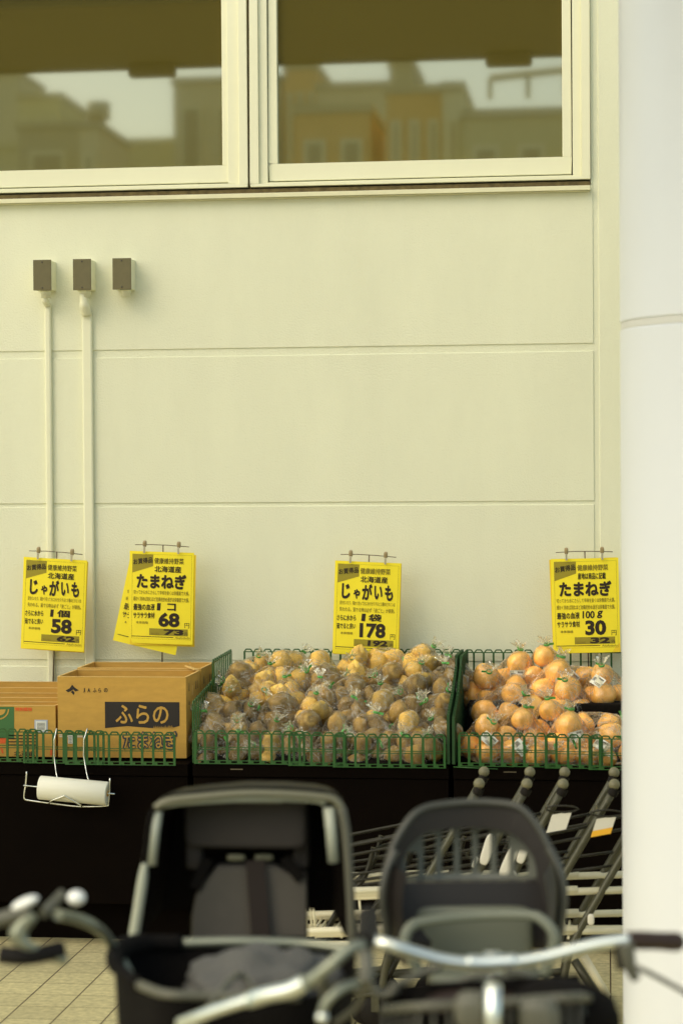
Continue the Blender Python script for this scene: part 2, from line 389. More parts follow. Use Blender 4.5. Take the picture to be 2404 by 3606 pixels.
_tc = {}
def glyphs(body, weight):
    k = (body, weight)
    if k not in _tc:
        c = bpy.data.curves.new('lettering', 'FONT'); c.body = body; c.resolution_u = 3; c.offset = weight
        o = bpy.data.objects.new('lettering', c); COL.objects.link(o)
        dg = bpy.context.evaluated_depsgraph_get(); m = o.evaluated_get(dg).to_mesh()
        vs = [q.co.copy() for q in m.vertices]; fs = [tuple(p.vertices) for p in m.polygons]
        bpy.data.objects.remove(o); bpy.data.curves.remove(c)
        _tc[k] = (vs, fs)
    return _tc[k]
def write(mb, body, x0, x1, y0, y1, m, w=0.0, shear=0.0, rot=0.0, tf=None):
    """fit the words into the box x0..x1, y0..y1 of a flat sheet; tf maps (x, y) to 3D"""
    if w and not all(ord(c) < 128 for c in body):         # bold strokes: the same letters struck several times
        vs, fs = glyphs(body, 0.0)
        wx = (max(q.x for q in vs) - min(q.x for q in vs)) or 1; wy = (max(q.y for q in vs) - min(q.y for q in vs)) or 1
        sx, sy = w * (x1 - x0) / wx, w * (y1 - y0) / wy; n = 8 if w > 0.02 else 4
        for i in range(n):
            a = 2 * math.pi * i / n; dx, dy = sx * math.cos(a), sy * math.sin(a)
            write(mb, body, x0 + sx + dx, x1 - sx + dx, y0 + sy + dy, y1 - sy + dy, m, 0.0, shear, rot,
                  lambda x, y, i=i: tf(x, y) + Vector((0, -0.00006 * i, 0)))
        return
    vs, fs = glyphs(body, w)
    ax, bx = min(q.x for q in vs), max(q.x for q in vs); ay, by = min(q.y for q in vs), max(q.y for q in vs)
    cx, cy = (x0 + x1) / 2, (y0 + y1) / 2; out = []
    for q in vs:
        x = x0 + (q.x - ax) / (bx - ax) * (x1 - x0); y = y0 + (q.y - ay) / (by - ay) * (y1 - y0)
        x += shear * (y - cy); dx, dy = x - cx, y - cy
        x, y = cx + dx * math.cos(rot) - dy * math.sin(rot), cy + dx * math.sin(rot) + dy * math.cos(rot)
        out.append(tf(x, y))
    mb.add(out, fs, m)

# ------------------------------------------------------------------ ground
g = MB(); g.add([(-40, -7.2, 0), (40, -7.2, 0), (40, 0.1, 0), (-40, 0.1, 0)], [(0, 1, 2, 3)], TILES); struct(g.build('pavement'))
g = MB(); g.box((-40, -7.35, -0.12), (40, -7.2, 0.004), CANOPY); struct(g.build('kerb'))
g = MB(); g.add([(-300, -400, -0.12), (300, -400, -0.12), (300, 60, -0.12), (-300, 60, -0.12)], [(0, 1, 2, 3)], ASPHALT); struct(g.build('road'))

# ------------------------------------------------------------------ shop building
def zat(u, v, y=0.0): return P(u, v, y).z
def xat(u, v, y=0.0): return P(u, v, y).x
shop = thing('shop_building', 'cream rendered shop wall with panel grooves and two wide windows', 'building', (0, 0, 0))
WZ0, WZ1 = zat(1300, 668), 3.72                       # window opening
WX0, WX1 = xat(-330, 600), xat(2077, 600)
g = MB()
xs = xat(2090, 1500)                                  # vertical joint right of the panels
zj = [zat(1100, 1236), zat(1100, 1775), zat(1100, 2338)]
gw = [0.029, 0.013, 0.026]
bands = [(0.0, zj[2] - gw[2]/2), (zj[2] + gw[2]/2, zj[1] - gw[1]/2), (zj[1] + gw[1]/2, zj[0] - gw[0]/2), (zj[0] + gw[0]/2, WZ0)]
def panel(x0, x1, z0, z1, y=0.0, c=0.002):
    g.add([(x0+c, y, z0+c), (x1-c, y, z0+c), (x1-c, y, z1-c), (x0+c, y, z1-c),
           (x0, y+0.0045, z0), (x1, y+0.0045, z0), (x1, y+0.0045, z1), (x0, y+0.0045, z1)],
          [(0,1,2,3), (4,5,1,0), (5,6,2,1), (6,7,3,2), (7,4,0,3)], STUCCO)
for z0, z1 in bands: panel(-7.0, xs, z0, z1)
panel(xs + 0.020, 6.0, 0.0, 4.6, 0.0, 0.003)
panel(WX1, xs, WZ0 + 0.001, 4.6, -0.0005, 0.003)
g.add([(-7, 0.0042, 0), (6, 0.0042, 0), (6, 0.0042, WZ0), (-7, 0.0042, WZ0)], [(0, 1, 2, 3)], STUCCO)
g.add([(WX1, 0.0042, WZ0), (6, 0.0042, WZ0), (6, 0.0042, 4.6), (WX1, 0.0042, 4.6)], [(0, 1, 2, 3)], STUCCO)
g.add([(-7, 0.0, WZ1), (WX1, 0.0, WZ1), (WX1, 0.0, 4.6), (-7, 0.0, 4.6)], [(0, 1, 2, 3)], STUCCO)
g.add([(-7, 0.0, WZ0), (WX0, 0.0, WZ0), (WX0, 0.0, WZ1), (-7, 0.0, WZ1)], [(0, 1, 2, 3)], STUCCO)
g.box((-7, 0.30, 0), (6, 0.34, 4.6), GASKET)
g.build('wall', shop)

def ring(mb, x0, x1, z0, z1, w, y0, y1, m, wb=None):
    wb = wb or w
    mb.box((x0, y0, z0), (x1, y1, z0 + wb), m); mb.box((x0, y0, z1 - w), (x1, y1, z1), m)
    mb.box((x0, y0, z0 + wb), (x0 + w, y1, z1 - w), m); mb.box((x1 - w, y0, z0 + wb), (x1, y1, z1 - w), m)
def window(fx0, fx1, sx0, sx1):
    """aluminium frame fx0..fx1, sash sx0..sx1 inside it"""
    fz0 = zat(1300, 650)
    f = MB(); ring(f, fx0, fx1, fz0, WZ1, 0.034, -0.012, 0.10, TRIM, 0.012)
    ring(f, fx0 + 0.034, fx1 - 0.034, fz0 + 0.012, WZ1 - 0.034, (sx0 - fx0 - 0.038), 0.002, 0.10, TRIM, 0.006)
    fr = f.build('window', shop, 0.002)
    b = MB(); b.box((fx0 + 0.01, 0.055, fz0 + 0.004), (fx1 - 0.01, 0.075, WZ1 - 0.01), GASKET); b.build('gasket', fr)
    s = MB(); sz0 = fz0 + 0.024
    ring(s, sx0, sx1, sz0, WZ1 - 0.05, 0.034, 0.014, 0.0545, TRIM, 0.068); s.build('sash', fr, 0.0025)
    p = MB(); p.box((sx0 + 0.03, 0.036, sz0 + 0.06), (sx1 - 0.03, 0.042, WZ1 - 0.08), GLASS); p.build('pane', fr)
xf = lambda u: xat(u, 600)
window(WX0, xf(873), WX0 + 0.085, xf(811))
window(xf(883), WX1, xf(946), xf(2010))
g = MB(); mx0, mx1 = xf(873) + 0.0005, xf(883) - 0.0005
g.box((mx0, 0.012, WZ0), (mx1, 0.05, WZ1), DIRT); g.build('mullion_gap', shop)
g = MB()
z1, z2 = zat(1300, 650) - 0.001, zat(1300, 674)
g.box((WX0, -0.004, z2 + 0.001), (WX1, 0.05, z1 - 0.006), DIRT)
g.box((WX0, -0.030, zat(1300, 690)), (WX1 + 0.0, 0.05, z2), SILL)
g.box((WX0, -0.020, zat(1300, 690) - 0.004), (WX1 - 0.004, -0.002, zat(1300, 690) - 0.0005), SILL)
g.build('window_sill', shop, 0.002)
# shelter roof over the bicycle stand; its dark underside shows in the glass
SY0, SY1, SZ = -5.2, -3.42, 4.36
shel = thing('shelter_roof', 'dark flat shelter roof over the parked bicycles, reflected in the windows', 'roof', (0, SY0, SZ))
g = MB(); g.box((-9, SY0, SZ), (7, SY1, SZ + 0.10), CANOPY); g.build('soffit', shel)
g = MB(); g.box((-9, SY0 - 0.04, SZ - 0.02), (7, SY0 - 0.001, SZ + 0.14), CANOPY); g.build('fascia', shel)
def mirror(u, v, Y): q = P(u, v, Y); return Vector((q.x, -Y, q.z))
for u0, u1 in ((-825, -660), (440, 605), (1705, 1870)):
    a, b = mirror(u0, 240, 5.1), mirror(u1, 240, 5.1)
    g = MB(); g.box((a.x, SY0 + 0.002, SZ - 0.085), (b.x, SY0 + 0.10, SZ - 0.0005), CANOPY); g.build('lamp', shel, 0.02)

# ------------------------------------------------------------------ round column on the right
cy, rr = -2.6, 0.36
edge = P(2184, 1800, cy)
tdir = Vector((edge.x - CAM.x, edge.y - CAM.y, 0)).normalized(); side = Vector((tdir.y, -tdir.x, 0))
cc = Vector((edge.x, edge.y, 0)) + side * rr
col_ = thing('column', 'thick round white clad column at the right edge of the shop front', 'column', (cc.x, cc.y, 0))
jz = P(2300, 1117, cc.y - rr).z
def cyl(z0, z1, r, m, nm):
    q = MB(); n = 96
    q.lathe((cc.x, cc.y, z0), [(0, 0), (r - 0.002, 0), (r, 0.002), (r, 0.006), (r, z1 - z0 - 0.006), (r, z1 - z0 - 0.002), (r - 0.002, z1 - z0), (0, z1 - z0)], m, n); return q.build(nm, col_)
cyl(0.0, jz - 0.010, rr, COLUMN, 'lower_cladding')
cyl(jz + 0.010, 6.0, rr, COLUMN, 'upper_cladding')
cyl(jz - 0.0102, jz + 0.0102, rr - 0.0025, JOINT, 'joint_band')

# ------------------------------------------------------------------ junction boxes and conduits on the wall
JB = [(118, 181, 914, 1023, 'leftmost grey junction box on the wall, with a thin conduit below', 1),
      (258, 321, 911, 1022, 'middle grey junction box on the wall, with the wide conduit below', 1),
      (397, 462, 908, 1020, 'rightmost grey junction box on the wall, with no pipe below', 0)]
for u0, u1, v0, v1, lab, pipe in JB:
    y = -0.085
    a, b = P(u0, v1, y), P(u1, v0, y)
    t = thing('junction_box', lab, 'junction box', ((a.x + b.x) / 2, 0, a.z), 'junction boxes in a row under the window')
    g = MB(); g.box((a.x + 0.002, y + 0.004, a.z + 0.002), (b.x - 0.002, 0.004, b.z - 0.002), BOXCREAM); g.build('body', t, 0.003)
    g = MB(); g.box((a.x, y, a.z), (b.x, y + 0.0038, b.z), BOXGREY); cvr = g.build('cover', t, 0.0015)
    for zz in (a.z + 0.010, b.z - 0.010):
        g = MB(); g.ball(((a.x + b.x) / 2, y - 0.0005, zz), (0.0036, 0.0015, 0.0036), SCREW, 10, 6); g.build('screw', cvr)
    g = MB(); cx = (a.x + b.x) / 2 + (0.004 if pipe else 0.006)
    g.lathe((cx, -0.045, a.z - 0.026), [(0.0, 0), (0.018, 0), (0.018, 0.012), (0.021, 0.013), (0.021, 0.027)], BOXCREAM, 20); g.build('pipe_fitting', t)
def conduit(ut0, ut1, vt, vb, lab, lr):
    x0, x1 = P(ut0, vt, -0.02).x, P(ut1, vt, -0.02).x
    r = (x1 - x0) / 2; xc = (x0 + x1) / 2; zt = P(ut0, vt, -0.03).z
    t = thing('conduit', lab, 'conduit pipe', (xc, -0.02, 0.0))
    g = MB(); g.box((x0, -0.018, 0.003), (x1, 0.0045, zt), CONDUIT); g.build('pipe', t, 0.007)
    g = MB(); g.tube(spline([(xc - 0.003, -0.045, zt + lr + 0.02), (xc - 0.002, -0.044, zt + lr * 0.6), (xc, -0.018, zt - 0.004)], 6),
                     [r * 0.85] * 6 + [r * 0.98] * 7, CONDUIT, 16); g.build('bend', t)
    g = MB(); g.lathe((xc, -0.014, zt - 0.008), [(r * 1.02, 0), (r * 1.12, 0.001), (r * 1.12, 0.007), (r * 1.02, 0.008)], CONDUIT, 20); g.build('collar', t)
conduit(155, 178, 1068, 2400, 'thin painted conduit pipe running down the wall from the leftmost box', 0.022)
conduit(287, 323, 1100, 2400, 'wide painted conduit pipe running down the wall from the middle box', 0.055)

# ------------------------------------------------------------------ houses across the road (seen in the window glass)
def house(u0, u1, vtop, Y, depth, m, lab, nm='house', rows=3, cols=3, lid=H_DARK):
    depth = min(depth, 2.0)
    a, b = mirror(u0, vtop, Y), mirror(u1, vtop, Y)
    x0, x1 = min(a.x, b.x), max(a.x, b.x); h = (a.z + b.z) / 2
    t = thing(nm, lab, 'building', ((x0 + x1) / 2, -Y, -0.12))
    g = MB(); g.box((x0, -Y - depth, -0.12), (x1, -Y, h - 0.105), m); g.build('wall', t)
    g = MB(); g.box((x0 - 0.03, -Y - depth - 0.03, h - 0.10), (x1 + 0.03, -Y + 0.04, h + 0.02), lid); g.build('roof', t)
    for i in range(rows):
        for j in range(cols):
            wx = x0 + (j + 0.5) * (x1 - x0) / cols; wz = h - 1.75 - i * 2.6; ww = min(0.7, (x1 - x0) / cols * 0.3)
            if wz < 0.5: continue
            q = MB(); q.box((wx - ww, -Y + 0.002, wz), (wx + ww, -Y + 0.05, wz + 1.3), H_CREAM); w = q.build('window', t)
            q = MB(); q.box((wx - ww + 0.06, -Y + 0.052, wz + 0.06), (wx + ww - 0.06, -Y + 0.06, wz + 1.24), H_GLASS); q.build('pane', w)
    return t, x0, x1, h
house(-1400, 62, 267, 34, 9, H_TAN, 'tall tan apartment block across the road, reflected at far left', 'apartment_block')
house(62, 212, 330, 30, 8, H_OLIVE, 'narrow olive house reflected beside the tan block')
house(60, 270, 428, 24, 3, H_DARK, 'low dark roofed shed reflected in front of the olive house', 'shed', 1, 1)
house(275, 345, 428, 22, 3, H_TAN, 'small tan rooftop hut reflected beside the chimney post', 'hut', 1, 1)
house(-400, 640, 500, 27, 5, H_OLIVE, 'long low olive house filling the bottom of the left reflection', 'house', 2, 6, H_OLIVE)
house(607, 990, 270, 26, 10, H_TAN, 'square tan apartment block reflected behind the window mullion', 'apartment_block')
house(1000, 1112, 222, 25, 6, H_ORANGE, 'narrow orange house reflected at left of the right window')
house(1112, 1370, 290, 24, 6, H_TAN, 'tan house between two orange houses in the right reflection', 'house', 2, 3)
house(1040, 1300, 370, 20, 2, H_ORANGE, 'low orange building reflected in front of the tan house', 'house', 2, 2)
house(1358, 1556, 300, 20, 4, H_ORANGE, 'tall orange house in the middle of the right reflection')
house(1556, 1628, 290, 19.5, 3, H_CREAM, 'slim cream stair tower reflected beside the orange house', 'stair_tower', 2, 1)
house(1368, 1450, 205, 26, 2, H_DARK, 'dark rooftop water tank housing behind the orange house', 'rooftop_block', 1, 1)
house(1628, 2600, 375, 19, 8, H_OLIVE, 'wide olive building with a roof railing, reflected at far right', 'house', 2, 6)
a, b = mirror(1720, 262, 19), mirror(2400, 210, 19); zr = mirror(1720, 375, 19).z
rl = thing('roof_railing', 'thin dark railing along the roof of the wide olive building', 'railing', (a.x, -19.2, zr))
g = MB(); g.tube([(a.x, -19.2, a.z), (b.x, -19.2, a.z + 0.2)], 0.05, H_DARK, 8); g.build('rail', rl)
for i in range(6):
    x = a.x + (b.x - a.x) * i / 5
    g = MB(); g.tube([(x, -19.2, zr + 0.14), (x, -19.2, a.z + 0.2 * i / 5)], 0.035, H_DARK, 6); g.build('post', rl)
a = mirror(345, 418, 23)
ch = thing('utility_pole', 'dark utility pole with a cap, reflected in the left window', 'pole', (a.x, -23, -0.12))
g = MB(); g.tube([(a.x, -23, -0.12), (a.x, -23, a.z)], 0.10, H_DARK, 10); g.build('shaft', ch)
g = MB(); g.tube([(a.x, -23, a.z + 0.001), (a.x, -23, a.z + 0.25)], 0.17, H_DARK, 10); g.build('cap', ch)

# ------------------------------------------------------------------ display stands with green nets
YF, YB = -0.83, -0.07
def net(mb, p0, p1, z0, h, n, m=GREEN, t=0.004, arch=True, wbar=0.0085):
    p0, p1 = Vector((p0[0], p0[1], 0)), Vector((p1[0], p1[1], 0)); d = (p1 - p0).normalized(); nr = Vector((d.y, -d.x, 0))
    L = (p1 - p0).length; c = L / n
    def q(s, z): return p0 + d * s + Vector((0, 0, z))
    for i in range(n + 1):
        s = min(max(i * c, wbar / 2), L - wbar / 2)
        mb.bar(q(s, z0), q(s, z0 + h - 0.008), wbar, t, m, nr)
    for s0, zz, w in ((0, z0 + 0.0015, 0.003), (0, z0 + 0.012, 0.003), (0, z0 + h * 0.50, 0.0026), (0, z0 + h * 0.50 - 0.008, 0.0026), (0, z0 + h - 0.010, 0.004)):
        mb.bar(q(0, zz), q(L, zz), w, t * 0.8, m, nr)
    for i in range(n):
        s = i * c
        mb.bar(q(s + c * 0.36, z0 + 0.006), q(s + c * 0.02, z0 + 0.006), 0.008, t * 0.7, m, nr)
        if arch:
            a, b = s + c * 0.10, s + c * 0.90; e = c * 0.16; zt = z0 + h
            mb.bar(q(a, zt - 0.010), q(a + e, zt), 0.0050, t * 0.9, m, nr)
            mb.bar(q(a + e, zt), q(b - e, zt), 0.0050, t * 0.9, m, nr)
            mb.bar(q(b - e, zt), q(b, zt - 0.010), 0.0050, t * 0.9, m, nr)
ZD = P(1100, 2692, YF).z
def stand(u0, u1, lab, sections, back, seed):
    x0, x1 = P(u0, 2690, YF).x, P(u1, 2690, YF).x
    t = thing('display_stand', lab, 'display stand', ((x0 + x1) / 2, (YF + YB) / 2, 0), 'black produce stands along the wall')
    zb = P(1100, 3198, YF).z
    g = MB(); g.box((x0 + 0.004, YF + 0.006, zb), (x1 - 0.004, YB, ZD - 0.050), BLACK); g.build('cabinet', t, 0.003)
    g = MB(); g.box((x0 + 0.002, YF, ZD - 0.048), (x1 - 0.002, YB, ZD - 0.004), BLACK); tp = g.build('deck', t, 0.003)
    g = MB(); g.box((x0 + 0.03, YF + 0.13, 0.0), (x1 - 0.03, YB - 0.03, zb - 0.001), BLACK); g.build('plinth', t)
    hx = x0 + (0.18 if seed != 1 else 0.14)
    g = MB(); g.box((hx, YF - 0.0012, ZD - 0.022), (hx + 0.045, YF + 0.002, ZD - 0.018), STEEL); g.build('card_slot', tp)
    for s0, s1, k in sections:
        a, b = P(s0, 2640, YF), P(s1, 2640, YF)
        g = MB(); y = YF - 0.004 - 0.0065 * k
        n = max(1, round((b.x - a.x) / 0.0388))
        net(g, (a.x, y), (b.x, y), ZD - 0.001 - 0.003 * k, 0.119, n); g.build('net_panel', t)
    for s0, s1, zz, hh in back:
        a, b = P(s0, 2300, YB), P(s1, 2300, YB)
        g = MB(); net(g, (a.x, YB + 0.012), (b.x, YB + 0.012), zz, hh, max(1, round((b.x - a.x) / 0.0388)), wbar=0.0075); g.build('net_panel', t)
    return t, x0, x1
ZNB = P(1200, 2288, YB).z
stL, xl0, xl1 = stand(-240, 664, 'black produce stand on the left, carrying cardboard cartons', [(-150, 136, 0), (85, 372, 1), (234, 622, 2)], [], 0)
stM, xm0, xm1 = stand(676, 1582, 'black produce stand in the middle, heaped with bagged potatoes', [(684, 1075, 0), (1016, 1222, 1), (1174, 1570, 2)], [(856, 1300, ZNB - 0.22, 0.22), (1290, 1622, ZNB - 0.219, 0.22)], 1)
stR, xr0, xr1 = stand(1592, 2500, 'black produce stand on the right, stocked with bagged onions', [(1612, 1962, 0), (1917, 2122, 1), (2070, 2480, 2)], [(1632, 1910, ZNB - 0.22, 0.22), (1900, 2440, ZNB - 0.219, 0.22)], 2)
def side_net(t, x, ya, yb, z0, z1, h, m=GREEN, n=8):
    g = MB(); L = yb - ya
    net(g, (x, ya), (x, yb), 0, h, n, m, arch=True)
    for q in g.v: q.z += z0 + (z1 - z0) * (q.y - ya) / L
    g.build('side_net', t)
side_net(stM, xm0 + 0.004, YF, -0.36, ZD, ZD + 0.05, 0.22, n=12)
side_net(stM, xm0 + 0.012, -0.48, YB, P(755, 2325, -0.48).z - 0.20, ZNB - 0.20, 0.20, n=10)
def side_sheet(t, x, pts, m=GREENSOLID):
    """fine-mesh side guard with a slanted top, 4 mm thick"""
    g = MB(); n = len(pts)
    vs = [(x, y, z) for y, z in pts] + [(x + 0.004, y, z) for y, z in pts]
    fs = [tuple(range(n)), tuple(range(2*n - 1, n - 1, -1))] + [(i, (i+1) % n, n + (i+1) % n, n + i) for i in range(n)]
    g.add(vs, fs, m)
    ztop = max(z for y, z in pts)
    for i in range(n - 1):                                   # comb of bars proud of the sheet
        (ya, za), (yb_, zb_) = pts[i], pts[i + 1]
        if za > ZD + 0.05 or zb_ > ZD + 0.05:
            k = max(1, int(abs(yb_ - ya) / 0.022))
            for j in range(k + 1):
                y = ya + (yb_ - ya) * j / k; z = za + (zb_ - za) * j / k
                g.box((x - 0.003, y - 0.003, ZD), (x + 0.007, y + 0.003, z + 0.006), m)
    g.build('side_guard', t)
zf = lambda u, v, y: P(u, v, y).z
side_sheet(stM, xm1 - 0.006, [(YF, ZD), (YF, zf(1590, 2520, YF)), (-0.62, zf(1600, 2440, -0.62)), (-0.42, zf(1603, 2352, -0.42)), (-0.40, zf(1587, 2312, -0.40)), (YB, zf(1617, 2292, YB)), (YB, ZD)])
side_sheet(stR, xr0 + 0.002, [(YF, ZD), (YF, zf(1600, 2530, YF)), (-0.62, zf(1612, 2455, -0.62)), (-0.44, zf(1625, 2350, -0.44)), (-0.42, zf(1640, 2316, -0.42)), (YB, zf(1627, 2294, YB)), (YB, ZD)])
# sloped black bed under the potatoes, raised shelf under the onions
g = MB(); x0, x1 = xm0 + 0.03, xm1 - 0.02
zr = [(YF + 0.02, ZD - 0.0035), (YF + 0.02, ZD + 0.005), (-0.20, 0.885), (YB - 0.03, 0.885), (YB - 0.03, ZD - 0.0035)]
g.add([(x0, y, z) for y, z in zr] + [(x1, y, z) for y, z in zr], [(0,1,2,3,4), (9,8,7,6,5)] + [(i, (i+1) % 5, 5 + (i+1) % 5, 5 + i) for i in range(5)], SHELFMAT)
g.build('sloped_shelf', stM)
g = MB(); YS = -0.47; ZS = P(1900, 2478, YS).z
g.box((xr0 + 0.03, YS, ZD - 0.0035), (xr1 - 0.03, YB - 0.02, ZS), SHELFMAT); g.build('raised_shelf', stR, 0.006)
g = MB(); g.tube([(xr0 + 0.004, YF - 0.006, ZD - 0.003), (xr0 + 0.16, YF - 0.006, ZD - 0.009)], 0.0022, GREEN, 6); g.build('net_edge', stR)

# ------------------------------------------------------------------ cardboard cartons
def carton(x0, x1, y0, y1, z0, z1, lab, nm='cardboard_box', tilt=0.0, group=None):
    t = thing(nm, lab, 'cardboard box', ((x0 + x1) / 2, (y0 + y1) / 2, z0), group)
    w = 0.006; g = MB()
    g.box((x0, y0, z0), (x1, y0 + w, z1), CARD); g.box((x0, y1 - w, z0), (x1, y1, z1), CARD)
    g.box((x0, y0 + w, z0), (x0 + w, y1 - w, z1), CARD); g.box((x1 - w, y0 + w, z0), (x1, y1 - w, z1), CARD)
    g.box((x0 + w, y0 + w, z0), (x1 - w, y1 - w, z0 + w), CARD)
    e = 0.0025
    g.box((x0 + 0.001, y0 - 0.0008, z1 + 0.0002), (x1 - 0.001, y0 + w + 0.001, z1 + e), CARDEDGE); g.box((x0 + 0.001, y1 - w - 0.001, z1 + 0.0002), (x1 - 0.001, y1, z1 + e), CARDEDGE)
    g.box((x0 - 0.0008, y0 + w + 0.0012, z1 + 0.0002), (x0 + w, y1 - w - 0.0012, z1 + e), CARDEDGE); g.box((x1 - w, y0 + w + 0.0012, z1 + 0.0002), (x1 + 0.0008, y1 - w - 0.0012, z1 + e), CARDEDGE)
    b = g.build('walls', t)
    return t, b
yA, yM, yC = -0.73, -0.455, -0.19
a, b = P(203, 2384, yA), P(655, 2384, yA); bx0, bx1, bz1 = a.x, b.x, a.z; bz0 = P(430, 2668, yA).z
bigf, bwall = carton(bx0, bx1, yA, yM, bz0, bz1, 'large open carton with a black printed panel, nearest the front net')
a, b = P(272, 2358, yM), P(704, 2358, yM)
bigr, rwall = carton(bx0 + 0.004, bx1 + 0.003, yM + 0.004, yC, bz0, bz1 + 0.006, 'large plain open carton standing behind the carton with the black panel')
# inner flaps folded down and a torn flap end
g = MB(); g.box((bx0 + 0.03, yM + 0.014, bz1 - 0.05), (bx1 - 0.05, yM + 0.018, bz1 + 0.008), CARDEDGE); g.build('flap', bigr)
q = P(690, 2352, yM)
g = MB(); g.bar((q.x - 0.035, yM + 0.02, q.z + 0.004), (q.x + 0.01, yM - 0.03, q.z - 0.006), 0.028, 0.004, CARDEDGE, (0.2, 0.1, 1)); g.bar((q.x - 0.03, yM + 0.03, q.z + 0.004), (q.x - 0.026, yM + 0.02, q.z + 0.022), 0.006, 0.003, CARDEDGE); g.build('torn_flap', bigr)
def on_front(x0, z1, y, s=1.0): return lambda X, Z: Vector((X, y, Z))
pf = P(370, 2470, yA - 0.001)
def PX(u, v): q = P(u, v, yA); return q.x, q.z
yp = yA - 0.0008
g = MB()
X0, Z1 = PX(370, 2471); X1, Z0 = PX(633, 2566)
pts = [(X0, yp, Z0), (X0, yp, Z1), (X1, yp, Z1), (X1, yp, PX(633, 2556)[1])]
top = [PX(u, v) for u, v in ((612, 2562), (560, 2566), (500, 2561), (450, 2557), (410, 2560))]
pts += [(x, yp, z) for x, z in top]
g.poly(pts, INKBLACK)
tf = lambda x, y: Vector((x, yp - 0.0008, y))
def text_px(mb, s, u0, v0, u1, v1, m, w, dy=0.0, shear=0.0):
    ax, az = PX(u0, v1); bx, bz = PX(u1, v0)
    write(mb, s, ax, bx, az, bz, m, w, shear, 0.0, lambda x, y: Vector((x, yp - 0.0008 - dy, y)))
text_px(g, 'ふらの', 408, 2482, 594, 2548, CARD, 0.018)
for c_, a_, b_ in (('J', 294, 300), ('A', 309, 319), ('ふ', 328, 341), ('ら', 347, 357), ('の', 367, 380)): text_px(g, c_, a_, 2423, b_, 2438, INKBLACK, 0.02)
# crest: a folded, wing-like diamond
def PV(u, v): x, z = PX(u, v); return (x, yp, z)
for poly in ([(232, 2431), (246, 2424), (255, 2411), (264, 2421), (279, 2431), (266, 2435), (259, 2428), (250, 2434), (241, 2438)], [(250, 2437), (258, 2431), (264, 2440), (260, 2448), (255, 2441)]):
    g.poly([PV(*p) for p in poly], INKBLACK)
# little ears of wheat along the hill
for i in range(22):
    u = 541 + i * 3.2; h = 8 + 7 * rnd.random()
    g.poly([PV(u, 2566), PV(u + 1.3, 2566 - h), PV(u + 2.6, 2566)], CARD)
for q in g.v[-66:]: q.y -= 0.0008
text_px(g, 'たまねぎ', 432, 2573, 626, 2641, INKBLUE, 0.075)
text_px(g, 'たまねぎ', 438, 2578, 620, 2636, CARD, 0.008, 0.0008)
g.build('print', bwall)
g = MB(); xq, zq = PX(241, 2618); xw, zw = PX(257, 2586)
g.box((xq, yp - 0.001, zq), (xw, yp, zw), LABELW)
for i in range(5): g.box((xq + 0.002, yp - 0.0016, zq + 0.004 + i * 0.005), (xw - 0.003, yp - 0.0011, zq + 0.0055 + i * 0.005), INKBLACK)
g.build('sticker', bigf)
g = MB()
for zz in (2588, 2594): g.box((PX(210, zz)[0], yp - 0.001, PX(210, zz)[1] - 0.0012), (PX(300, zz)[0], yp, PX(210, zz)[1] + 0.0012), LABELW)
g.box((PX(227, 2600)[0], yp - 0.001, PX(227, 2616)[1]), (PX(229, 2600)[0], yp, PX(227, 2582)[1]), LABELW)
g.build('white_strap', bigf)
for (root, wl_, x, ya, yb, zz) in ((bigf, bwall, bx1, yA, yM, bz1), (bigr, rwall, bx1 + 0.003, yM, yC, bz1)):
    g = MB(); ym = (ya + yb) / 2
    for yy, z, w, h in ((ya + 0.055, zz - 0.055, 0.014, 0.030), (ya + 0.055, zz - 0.105, 0.016, 0.012), (ym - 0.02, zz - 0.075, 0.018, 0.036), (ym + 0.04, zz - 0.06, 0.014, 0.03), (ym + 0.075, zz - 0.06, 0.012, 0.03), (ym + 0.06, zz - 0.10, 0.02, 0.014)):
        k = INKBLACK
        if w == 0.018: k = CARDEDGE
        g.add([(x + 0.0009, yy - w/2, z), (x + 0.0009, yy + w/2, z), (x + 0.0009, yy + w*0.3, z + h), (x + 0.0009, yy - w*0.25, z + h)], [(0, 1, 2, 3)], k)
    g.build('print', wl_)
# smaller cartons at the far left
a, b = P(-210, 2484, yA), P(196, 2484, yA); sx0, sx1, sz1 = a.x, b.x, a.z; sz0 = bz0
sm1, sw1 = carton(sx0, sx1, yA, -0.60, sz0, sz1, 'low carton with green and red print and a white label, behind the left net')
zB, zC = P(0, 2456, -0.57).z, P(0, 2423, -0.40).z
sm2, _ = carton(sx0, sx1 + 0.004, -0.585, -0.415, sz0, zB, 'plain low carton, second from the front in the left stack of cartons')
sm3, _ = carton(sx0, sx1 + 0.008, -0.40, -0.16, sz0, zC, 'plain low carton, rearmost of the three low cartons by the wall')
g = MB()
def SP(u, v, dy=0.0): q = P(u, v, yA); return (q.x, yA - 0.0008 - dy, q.z)
g.poly([SP(-120, 2600), SP(-120, 2489), SP(51, 2489), SP(51, 2600)], INKGREEN)
for k, cc_ in ((0, CARD), (1, INKGREEN)):
    rad = 38 - 5 * k
    g.poly([SP(-4 + rad * math.cos(i * math.pi / 12), 2497 + rad * 0.98 * math.sin(i * math.pi / 12), 0.0006 + 0.0006 * k) for i in range(13)], cc_)
g.poly([SP(-4 + 26 * math.cos(i * math.pi / 8), 2498 + 22 * math.sin(i * math.pi / 8), 0.0018) for i in range(9)], CARD)
def stext(s, u0, v0, u1, v1, m, w):
    a = SP(u0, v1); b = SP(u1, v0); write(g, s, a[0], b[0], a[2], b[2], m, w, 0, 0, lambda x, y: Vector((x, yA - 0.0012, y)))
stext('特別栽培', 55, 2491, 114, 2504, INKRED, 0.03)
for i in range(4):
    g.poly([SP(30, 2588 + i*11), SP(130, 2588 + i*11), SP(130, 2592 + i*11), SP(30, 2592 + i*11)], INKBLACK)
